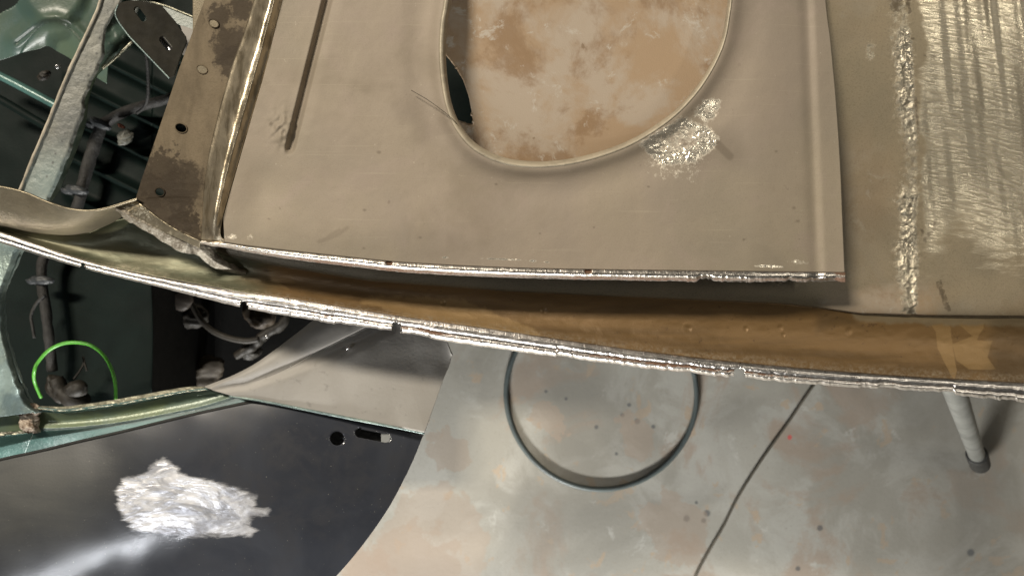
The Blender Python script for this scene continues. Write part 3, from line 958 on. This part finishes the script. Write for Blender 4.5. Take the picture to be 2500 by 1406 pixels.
fl = np.vstack([[(715, -620)], [(500, 0)], [(468, 85)], [(436, 172)], [(404, 268)], [(366, 380)], [(345, 440)], [(331, 486)], [(352, 503)], [(392, 535)], [(440, 565)], [(489, 587)],
                spl(Lf, 60)[::-1][1:]])
hl = [ring_px(522, 58, 13, 9, 0.5), ring_px(493, 170, 13.5, 9.5, 0.45), ring_px(442, 313, 15, 11, 0.4), ring_px(390, 469, 12, 10, 0.4), ring_px(627, 37, 7, 7)]
side_flange = plate('side_flange', fl, hl[:4], lambda x, y: 0.6965 - 0.00002 * np.clip(560 - 0.33 * (y - 180) - x, 0, 400), 0.0012, FLANGE, UP, 0.0003)
for h_ in hl[:4]:
    c = h_.mean(0)
    e = tube('hole_edge', [(p[0], p[1], 0.6958) for p in h_], 0.00035, FLANGE, side_flange, 40, 8, True)

# bright rolled front edge of the upper panel
xs3 = np.linspace(490, 2064, 1050)
bx = np.array([(486, 589), (500, 590)] + bot[0:], float)
F = fx([tuple(p) for p in bx[[0, 2, 3, 4, 5, 6, 7, 8, 9, 10, 11]]], xs3)
wd = np.interp(xs3, [490, 520, 700, 1000, 1500, 1800, 2064], [5, 12, 21, 25, 26, 27, 22])
rag = 3.2 * fbm(xs3 / 15, xs3 * 0, 101, 4) * sm(1500, 1750, xs3) + 0.7 * fbm(xs3 / 7, xs3 * 0, 102, 3)
rag -= 8 * np.exp(-((xs3 - 1722) / 16) ** 2) * (1 + 0.6 * vn(xs3 / 5, xs3 * 0, 3)) + 5 * np.exp(-((xs3 - 1925) / 5) ** 2)
tt = np.linspace(0, 1, 26)[:, None]
X = np.repeat(xs3[None], 26, 0)
Y = F[None] + (wd + rag)[None] * tt
z0 = sheet_z(X[:1], F[None])
pr = np.interp(tt, [0, .1, .3, .5, .66, .85, 1], [-.0005, .0, .0005, .0004, -.0010, -.0060, -.0135])
Z = z0 + pr * (1 - 0.35 * sm(1650, 1950, X)) + 0.00010 * fbm(X / 14, Y / 8, 103, 3)
for nx, w in ((950, 9), (1436, 10)):
    Z = Z - 0.0022 * sm(w, w * .4, np.abs(X - nx)) * sm(0.55, 0.1, tt)
rust = np.interp(tt, [0, .06, .15, .3, .5, .62, .8, 1], [.75, .45, .12, -0.1, 0.0, .35, .85, .6]) + 0.3 * fbm(X / 120, Y / 30, 104, 2) * sm(0.4, 0.7, tt)
rust = rust - 0.35 * sm(800, 600, X)
rust = rust - 0.45 * sm(1650, 1800, X) * sm(0.4, 0.8, tt) * (0.6 + 0.6 * vn(X / 40, Y / 15, 6)) + 0.7 * sm(2030, 2045, X)
for nx, w in ((950, 12), (1436, 13)):
    rust = np.maximum(rust, 1.0 * sm(w, w * .5, np.abs(X - nx)) * sm(0.55, 0.3, tt))
grid('front_edge', X, Y, Z, LIP2, UP, {'rust': rust}, 0.001)

# ------------------------------------------------------------------ green car body
CAR = thing('car_body', w3(250, 600, 0.2), 'green painted car body shell with open ribbed bay and cut grey rail', 'car body')


def pan_z(X, Y):
    s = -0.447 * X + 0.894 * Y
    u = (s + 20) / 82.0
    f = u - np.floor(u)
    z = 0.009 * np.exp(-((f - 0.5) / 0.16) ** 2) + 0.003 * np.exp(-((f - 0.5) / 0.05) ** 2)
    return z * sm(150, 185, X + 10 * vn(X / 60, Y / 60, 2)) * sm(640, 560, Y) * sm(640, 600, X) * sm(-160, -120, s) + 0.001 * fbm(X / 90, Y / 90, 4, 2)


gx, gy = np.meshgrid(np.linspace(-160, 372, 150), np.linspace(-160, 1040, 300))
grid('floor_pan', gx, gy, 0.38 + pan_z(gx, gy), GREEN, CAR, None, 0.0012)
gx, gy = np.meshgrid(np.linspace(372, 1300, 240), np.linspace(-160, 660, 240))
grid('floor_pan', gx, gy, 0.38 + pan_z(gx, gy), GREEN, CAR, None, 0.0012)  # unseen extension, added as dark backing under the skin opening
gx, gy = np.meshgrid(np.linspace(340, 960, 20), np.linspace(560, 1060, 20))
grid('lower_pan', gx, gy, 0.20 + 0 * gx, BLACKC, CAR, None, 0.0012)
# step between the two pans
P = [w3(372, 640, .382), w3(372, 1040, .382)]
me = bpy.data.meshes.new('step_wall')
me.from_pydata([tuple(P[0]), tuple(P[1]), (P[1].x, P[1].y, .2), (P[0].x, P[0].y, .2)], [], [(0, 1, 2, 3)])
link('step_wall', me, BLACKC, CAR, 0.001, False)
tube('seam_line', [(368, 690, .384), (372, 800, .384), (369, 960, .384)], 0.0010, GREEN, CAR, 20, 6)

# pale inner wing, top left, with pressed arch
low = [(-90, 158), (-20, 152), (20, 142), (60, 128), (95, 120), (117, 113), (140, 126), (170, 143), (205, 170), (260, 205)]
top = [(-90, -80), (-20, -80), (60, -80), (120, -80), (170, -80), (220, -80), (270, -80)]
def arch(x, y):
    d = poly_d(x, y, [(40, 105), (85, 70), (110, 56), (135, 52), (160, 60), (180, 75), (205, 100)])
    below = np.where(y > 55 + 0.012 * (x - 130) ** 2, 1.0, -1.0)
    return 0.006 * np.exp(-(d / 20) ** 2) - 0.007 * sm(-14, 14, below * d) + 0.010 * sm(100, 60, np.hypot(x - 130, y + 20)) * 0.6
loft('inner_panel', [top, [(-90, 40), (60, 40), (140, 40), (270, 40)], low], [.535, .530, .515], 150, 70, GREENL, CAR, arch, None, 0.0012,
     [np.array([(-95, -95), (60, -95), (52, -5), (36, 14), (14, 26), (0, 34), (-95, 70)], float)])
tube('brace_bar', [(-60, 158, .43), (0, 186, .43), (70, 222, .43), (135, 257, .43), (190, 285, .43)], 0.0042, TEAL, CAR, 30, 10)
tube('brace_bar', [(-60, 215, .43), (0, 243, .43), (80, 290, .43), (150, 330, .43)], 0.0040, GREEN, CAR, 30, 10)
lump('bolt', 141, 163, .47, .0022, .0016, .0016, 0.2, CHROME, CAR, 3, 0.4)
lump('plug', 108, 185, .42, .006, .0035, .004, 0.5, TANM, CAR, 5, 0.5)

# cut grey rail
rl = [(262, -80), (243, 0), (228, 40), (200, 100), (165, 175), (120, 285), (80, 380), (44, 470), (25, 520)]
rr_ = [(330, -80), (298, 0), (283, 28), (262, 70), (256, 88), (253, 140), (232, 185), (212, 228), (203, 285), (184, 341), (168, 384), (140, 450), (118, 500), (100, 540)]
def rag_rail(X, Y):
    w = np.linspace(0, 1, X.shape[0])[:, None] if False else None
    return X, Y
a = spl(rl, 260); b = spl(rr_, 260)
b = b + np.stack([5 * fbm(np.arange(260) / 9, np.zeros(260), 7, 4), np.zeros(260)], -1)
v = np.linspace(0, 1, 22)[:, None]
X = a[None, :, 0] + (b - a)[None, :, 0] * v; Y = a[None, :, 1] + (b - a)[None, :, 1] * v
Z = np.interp(v, [0, .06, .12, .5, .9, 1], [.5835, .5832, .5815, .5812, .5805, .577]) + 0.0004 * fbm(X / 22, Y / 30, 8, 3)
rail_o = grid('cut_rail', X, Y, Z, RAIL, CAR, None, 0.0012)
tube('rail_edge', [(p[0] + 2, p[1], .5835) for p in rl], 0.0010, PALE, rail_o, 120, 8, wob=0.3)
# ragged green under-flange beside the rail
ug = [(330, -80), (300, 10), (285, 50), (322, 103), (290, 135), (255, 165), (236, 182), (215, 235), (206, 300), (190, 350), (172, 395), (140, 470)]
a = spl(rr_, 200); b = spl(ug, 200) + np.stack([4 * np.ones(200), np.zeros(200)], -1)
X = a[None, :, 0] - 12 + (b - a + 12)[None, :, 0] * v; Y = a[None, :, 1] + (b - a)[None, :, 1] * v
tfl = grid('torn_flange', X, Y, 0.566 - 0.010 * v + 0.0012 * fbm(X / 18, Y / 18, 9, 3), GREENL, CAR, None, 0.001)
tube('flange_edge_glint', [(322, 103, .562), (300, 124, .562), (275, 148, .562), (250, 168, .562)], 0.0011, CHIP_GLINT, tfl, 30, 6)  # pale tube added as the cream edge highlight
plate('cross_panel', [(290, -90), (540, -90), (515, 60), (492, 50), (440, 30), (395, 14), (345, 2), (310, 0), (285, 20)], [], lambda x, y: 0.55 + 0 * x, 0.001, GREEN, CAR)
plate('cross_strip', [(300, -30), (350, 0), (398, 12), (440, 28), (494, 50), (478, 95), (440, 62), (405, 45), (385, 60), (350, 70), (315, 60), (300, 20)], [], lambda x, y: 0.556 + 0 * x, 0.001, GREENL, CAR)
plate('inner_tab', [(440, 62), (482, 75), (462, 125), (454, 140), (442, 132), (452, 100), (447, 85)], [], lambda x, y: 0.56 + 0 * x, 0.001, GREYP, CAR)
tube('strip_edge', [(345, 1, .557), (398, 13, .557), (440, 29, .557), (494, 51, .557)], 0.0008, CHIP_GLINT, CAR, 30, 6)

# torn pillar, lower left
pr_ = [(72, 590), (55, 622), (32, 675), (14, 718), (17, 760), (17, 795), (28, 840), (48, 905), (66, 950), (86, 985), (110, 1002)]
pl_ = [(-120, 590), (-120, 650), (-120, 720), (-120, 800), (-120, 860), (-120, 930), (-110, 990), (-90, 1030)]
a = spl(pl_, 160); b = spl(pr_, 160) + np.stack([3 * fbm(np.arange(160) / 7, np.zeros(160), 27, 4), np.zeros(160)], -1)
v = np.linspace(0, 1, 60)[:, None]
X = a[None, :, 0] + (b - a)[None, :, 0] * v; Y = a[None, :, 1] + (b - a)[None, :, 1] * v
Z = .592 + 0.006 * np.sin(v * 2.2) - 0.014 * sm(.86, 1, v) + 0.0035 * fbm(X / 60, Y / 90, 28, 3) - 0.02 * sm(880, 1000, Y)
pil_o = grid('torn_pillar', X, Y, Z, PILLAR, CAR, None, 0.0012)
tube('pillar_edge', [(p[0] - 6, p[1], .586 - 0.02 * float(sm(880, 1000, p[1]))) for p in pr_[1:]], 0.0011, PILLAR, pil_o, 80, 8, wob=0.3)

# sill: chipped top edge, olive channel, bright fold, teal face
q0 = [(92, 990), (150, 992), (199, 987), (280, 975), (348, 963), (448, 945), (498, 943)]
q1 = [(92, 996), (150, 1001), (199, 997), (280, 987), (348, 975), (448, 956), (505, 950)]
q2 = [(85, 1002), (150, 1009), (199, 1005), (280, 994), (348, 982), (448, 962), (515, 954)]
q3 = [(80, 1045), (150, 1044), (249, 1036), (330, 1024), (398, 1011), (498, 990), (575, 966)]
q4 = [(80, 1052), (150, 1050), (249, 1041), (330, 1029), (398, 1016), (498, 996), (580, 970)]
q5 = [(60, 1106), (130, 1092), (199, 1076), (300, 1052), (398, 1029), (520, 1000), (610, 984)]
loft('sill_top_edge', [q0, q1], [.566, .570], 140, 8, CHIP_GLINT, CAR, lambda x, y: 0.0012 * fbm(x / 9, y / 6, 41, 3), None, 0.001)
loft('sill_fold', [q1, q2], [.5702, .564], 140, 10, TEAL, CAR, None, None, 0.001)
loft('sill_channel', [q2, [(p[0] * .5 + q[0] * .5, p[1] * .5 + q[1] * .5) for p, q in zip(q2, q3)], q3], [.564, .558, .560], 140, 20, GREENS, CAR, None, None, 0.001)
loft('sill_bright_fold', [q3, q4], [.5602, .5595], 140, 8, PILLAR, CAR, None, None, 0.001)
loft('sill_face', [q4, q5], [.5595, .545], 140, 16, TEAL, CAR, None, None, 0.001)
# sill carries on left of the weld
m0 = [(-90, 990), (-30, 998), (20, 1006), (60, 1018), (92, 1016)]
m1 = [(-90, 1050), (-30, 1055), (20, 1054), (60, 1052), (84, 1048)]
m2 = [(-90, 1066), (-30, 1066), (20, 1062), (60, 1058), (84, 1052)]
m3 = [(-90, 1150), (-30, 1128), (0, 1120), (30, 1112), (62, 1106)]
loft('sill_channel', [m0, m1], [.566, .560], 60, 14, GREENS, CAR, None, None, 0.001)
loft('sill_bright_fold', [m1, m2], [.5602, .5595], 90, 10, CHIP_GLINT, CAR, lambda x, y: 0.0012 * fbm(x / 8, y / 6, 45, 3), None, 0.001)
loft('sill_face', [m2, m3], [.5595, .545], 60, 14, TEAL, CAR, None, None, 0.001)
kn = lump('weld_knot', 72, 1026, .566, .0062, .0085, .005, 0.3, RUSTY, CAR, 11, 0.9)
lump('weld_knot', 84, 1000, .568, .0035, .0055, .0035, 0.5, RUSTY, CAR, 14, 0.9)
lump('weld_spatter', 92, 1052, .563, .0022, .0016, .0016, 0.2, CHIP_GLINT, CAR, 12, 0.8)

# bare grey corner plate
g0 = [(497, 944), (530, 931), (570, 915), (620, 889), (665, 858), (705, 828), (745, 797), (790, 760)]
g1 = [(510, 948), (545, 934), (590, 916), (640, 890), (690, 858), (735, 826), (785, 795), (840, 760)]
g2 = [(520, 953), (570, 943), (640, 925), (710, 895), (770, 860), (830, 830), (890, 800), (950, 765)]
g3 = [(540, 962), (620, 960), (720, 945), (810, 905), (880, 880), (950, 860), (1020, 820), (1060, 780)]
g4 = [(580, 970), (640, 976), (700, 989), (770, 1003), (840, 1017), (900, 1028), (970, 1042), (1037, 1056)]
def corner_z(x, y):
    d = poly_d(x, y, [(500, 950), (600, 938), (705, 900), (800, 862), (870, 832), (950, 790)])
    return -0.0032 * np.exp(-(d / 13) ** 2) + 0.0008 * fbm(x / 80, y / 80, 47, 2)
loft('corner_flange', [g0, g1, g2], [.566, .5715, .571], 150, 26, GREYP, CAR, corner_z, None, 0.001)
A_ = [(1075, 790), (1095, 845), (1103, 868), (1098, 890), (1085, 920), (1062, 985), (1037, 1056)]
# main face: from groove line to the outer edge, right side rounded
Ltop = np.vstack([spl(g2, 90), spl(A_[:3], 12)[1:]])
Lbot = np.vstack([spl(g4, 80), spl(A_[2:][::-1], 22)[1:]])
cplate = loft('corner_plate', [Ltop, Lbot], [.571, .568], 190, 60, GREYP, CAR, corner_z, None, 0.001, linear=True)
tube('corner_fold', [(560, 967, .5675), (625, 976, .568), (700, 990, .568), (840, 1018, .568), (970, 1043, .567), (1037, 1057, .566)], 0.0011, PILLAR, cplate, 80, 8)
lump('rivet', 849, 849, .573, .0018, .0014, .0014, 0.2, CHROME, cplate, 21, 0.1)

# ------------------------------------------------------------------ black fender
FEN = thing('fender', w3(450, 1250, 0.53), 'black curved fender with a silver sanded patch, round hole and slot', 'car fender')
ft = [(-90, 1146), (0, 1120), (100, 1098), (199, 1074), (300, 1051), (398, 1027), (500, 1003), (597, 982), (628, 979), (700, 992), (800, 1011), (900, 1031), (1034, 1058)]
fb = [(-90, 1560), (0, 1560), (150, 1560), (300, 1560), (450, 1550), (560, 1540), (640, 1525), (710, 1495), (760, 1462), (822, 1404), (885, 1330), (945, 1245), (985, 1172), (1012, 1115), (1034, 1060)]
t0 = spl(ft, 300); t1 = spl(fb, 300)
v = np.linspace(0, 1, 150)[:, None]
X = t0[None, :, 0] + (t1 - t0)[None, :, 0] * v; Y = t0[None, :, 1] + (t1 - t0)[None, :, 1] * v
dcr = (X - 400) * 0.378 + (Y - 1300) * 0.926               # across the crown line
along = -(X - 400) * 0.926 + (Y - 1300) * 0.378
Z = .560 + 0.012 - 0.016 * (np.abs(dcr) / 300.0) ** 2 - 0.020 * (np.maximum(0, -along - 150) / 450.0) ** 2 + 0.0005 * fbm(X / 120, Y / 120, 63, 2)
Z = np.minimum(Z, .5655 + 0 * Z) if False else Z
patch = [(285, 1205), (300, 1170), (350, 1155), (400, 1122), (425, 1135), (450, 1160), (500, 1172), (600, 1198), (628, 1210), (625, 1232), (655, 1238), (650, 1255), (615, 1262), (600, 1275), (620, 1290), (612, 1306), (480, 1306), (420, 1303), (330, 1288), (295, 1255)]
bare = soft_poly(X, Y, patch, 24)
Z = Z + 0.0003 * bare * fbm(X / 24 + Y / 40, Y / 13, 66, 3)
hl = [ring_px(823, 1070, 17, 17), slot_px((879, 1056), (942, 1068), 12)]
grid('fender_skin', X, Y, Z, WING, FEN, {'bare': bare}, 0.001, hl)
plate('inner_flange', [(640, 1000), (900, 1034), (930, 1040), (930, 1160), (800, 1280), (600, 1200)], [], lambda x, y: 0.535 + 0 * x, 0.001, BLACKC, FEN)
tube('fender_edge', [(p[0], p[1] + 2, .0 + float(.572 - 0.016 * (abs((p[0] - 400) * 0.378 + (p[1] - 1300) * 0.926) / 300.0) ** 2 - 0.020 * (max(0, (p[0] - 400) * 0.926 - (p[1] - 1300) * 0.378 - 150) / 450.0) ** 2)) for p in ft],
     0.0013, RUBBER, FEN, 120, 8)

# ------------------------------------------------------------------ slotted bracket
BR = thing('slotted_bracket', w3(370, 100, 0.60), 'dark bracket plate with rounded end and two slots beside the punched flange', 'bracket')
bo = np.vstack([spl([(413, 191), (380, 157), (340, 115), (318, 92), (298, 66), (284, 44), (282, 26), (292, 9), (318, 2), (352, 4), (394, 14)], 60), [(425, 50), (440, 72), (452, 88), (455, 102), (447, 120), (436, 150), (424, 185)]])
bplate = plate('bracket_plate', bo, [slot_px((334, 24), (350, 46), 7.5), slot_px((397, 97), (412, 117), 8.5)], lambda x, y: 0.60 + 0.0 * x, 0.002, BRACK, BR, 0.0004)
tube('bracket_edge_glint', [(p[0], p[1], .600) for p in bo[:44:4]], 0.0006, PILLAR, bplate, 60, 8)  # thin paler tube stands in for the highlight along the edge
tube('pin', [(388, 88, .588), (420, 128, .588)], 0.0032, CHROME, BR, 12, 12)

# ------------------------------------------------------------------ wiring
HA = thing('wiring_harness', w3(200, 500, 0.40), 'grey taped wiring harness with clips running across the dark ribbed bay', 'wiring')
tube('taped_trunk', [(440, 228, .405), (400, 245, .405), (350, 258, .405), (300, 275, .405), (258, 300, .405), (242, 322, .405), (225, 370, .405), (205, 440, .405), (190, 500, .405),
                     (160, 570, .405), (110, 625, .405), (102, 680, .405), (110, 745, .405), (120, 830, .405), (128, 905, .400)], [.0050, .0050, .0055, .0065, .0055, .0055, .005, .005, .005, .005], TAPE, HA, 160, 10, wob=0.12)
for (x, y, a) in ((245, 303, .5), (188, 464, .25), (104, 684, .1)):
    c = lump('clip', x, y, .413, .0105, .0042, .005, -a, CLIPM, HA, 5, 0.3)
    lump('clip_foot', x - 24, y + 3, .408, .006, .0035, .004, -a, CLIPM, c, 9, 0.4)
tube('branch', [(108, 720, .41), (88, 742, .41), (76, 770, .41), (80, 800, .41), (84, 825, .41)], 0.0016, TAPE, HA, 30, 6)
pl = lump('connector_plug', 305, 336, .41, .0075, .0055, .005, 0.9, mat_plain('pale_plug_plastic', (0.14, 0.14, 0.12), 0.5, 0, 0.5, 200), HA, 22, 0.6)
lump('tip', 296, 308, .41, .0042, .0018, .002, -0.5, ORANGE, HA, 23, 0.3)
lump('boot', 140, 950, .40, .009, .014, .008, 0.5, TANM, HA, 24, 0.4)

tag(tube('thin_wire', [(345, 80, .47), (356, 130, .46), (361, 180, .45), (361, 235, .44), (352, 262, .43), (335, 276, .42)], 0.0016, TAPE, None, 50, 8),
    'single thin grey wire hanging from the bracket down to the harness', 'wire')
tag(tube('green_loop', [(283, 975, .47), (281, 935, .47), (272, 900, .47), (252, 866, .47), (222, 843, .47), (188, 836, .47), (152, 839, .47), (118, 856, .47), (92, 885, .47), (84, 905, .47), (84, 930, .46), (100, 970, .45)],
         0.00155, LIME, None, 120, 8), 'bright lime green thin plastic loop in the dark bay', 'cable loop')
BT = thing('bent_hose', w3(190, 950, .40), 'short tan bent rubber hose with a round end under the green loop', 'hose')
tube('hose_body', [(135, 925, .40), (150, 955, .40), (175, 975, .40), (205, 985, .39)], [.0075, .008, .009, .011], TANM, BT, 40, 12, wob=0.1)
lump('hose_end', 186, 948, .41, .011, .0085, .008, 0.2, TANM, BT, 32, 0.2)
tag(tube('frayed_wire', [(180, 925, .41), (195, 905, .41), (205, 885, .41), (202, 870, .41), (212, 905, .41)], 0.0011, TANM, None, 40, 6),
    'small frayed tan wire inside the green loop', 'wire')
PT = thing('curved_pipe', w3(550, 790, 0.30), 'long curved tan pipe with a pinkish plate in the black cavity', 'pipe')
tube('pipe', [(455, 715, .30), (470, 745, .30), (490, 780, .30), (520, 808, .30), (560, 825, .30), (600, 832, .30), (632, 828, .30)], 0.0034, TANM, PT, 70, 10)
lump('end_plate', 442, 728, .32, .012, .013, .004, 0.3, PINK, PT, 41, 0.25)
lump('fitting', 466, 775, .29, .017, .012, .01, 0.3, TANM, PT, 42, 0.6)
DR = thing('brown_linkage', w3(650, 810, 0.26), 'brown dirty linkage arm at the right end of the curved pipe', 'linkage')
tube('arm', [(575, 870, .28), (615, 845, .28), (650, 815, .28), (690, 790, .28), (705, 740, .28)], [.005, .006, .006, .004], TANM, DR, 50, 10, wob=0.25)
lump('pivot', 612, 858, .27, .011, .009, .009, 0.3, TANM, DR, 43, 0.5)
lump('ball_joint', 651, 821, .295, .0022, .0022, .0022, 0, CHROME, DR, 44, 0.1)
lump('bush', 632, 762, .25, .017, .02, .01, 0.4, mat_plain('dark_brown_bush', (0.055, 0.04, 0.025), 0.6), DR, 45, 0.4)
tag(lump('rusty_block', 500, 905, .25, .022, .016, .012, 0.4, mat_plain('dim_rust_block', (0.05, 0.038, 0.024), 0.7), None, 46, 0.5),
    'dim rusty block low in the black cavity left of the grey corner', 'metal block')

# loose thread across the hole rim
tag(tube('thread', [(1004, 221, .704), (1045, 245, .706), (1082, 272, .7075), (1100, 287, .707), (1116, 303, .704)], 0.00020, WIRE, None, 40, 6),
    'fine dark thread lying across the left rim of the oval hole', 'thread')

# ------------------------------------------------------------------ on the floor
r0 = 0.0038
cen = (1468, 962)
pts = [(cen[0] + 231 * math.cos(a) * (1 + 0.008 * math.sin(2 * a + 1)), cen[1] + 232 * math.sin(a), r0) for a in np.linspace(0, 2 * math.pi, 40, endpoint=False)]
tag(tube('hose_loop', pts, r0, HOSE, None, 200, 12, True), 'blue-grey hose lying in a round loop on the concrete', 'hose')
tag(tube('cord', [(2120, 760, .003), (1985, 942, .003), (1925, 1030, .003), (1862, 1118, .003), (1802, 1212, .003), (1765, 1285, .003), (1730, 1345, .003), (1700, 1400, .003), (1672, 1470, .003)], 0.0019, CORD, None, 120, 8),
    'thin dark straight cord running across the concrete from under the panel', 'cord')
ST = thing('trestle_stand', w3(2391, 1140, 0.0), 'grey tube stand leg with black rubber foot under the long panel', 'stand')
a = w3(2285, 820, .62); b = w3(2391, 1128, .022)
def straight(name, p, q, r, mat, par, sides=20):
    d = q - p
    bm = bmesh.new()
    bmesh.ops.create_cone(bm, cap_ends=True, segments=sides, radius1=r, radius2=r, depth=d.length)
    me_ = bpy.data.meshes.new(name)
    rot = d.to_track_quat('Z', 'Y').to_matrix().to_4x4()
    rot.translation = (p + q) / 2
    bm.transform(rot); bm.to_mesh(me_); bm.free()
    o = link(name, me_, mat, par, 0, True)
    bv = o.modifiers.new('edge', 'BEVEL'); bv.width = 0.0015; bv.segments = 2; bv.limit_method = 'ANGLE'
    return o
straight('leg', a, b, 0.0105, PIPE, ST)
dv = (b - a).normalized()
straight('rubber_foot', b - dv * .085, b + dv * .018, .0140, RUBBER, ST)
straight('top_bar', w3(2285, 815, .62), w3(2280, -100, .62), .012, PIPE, ST)
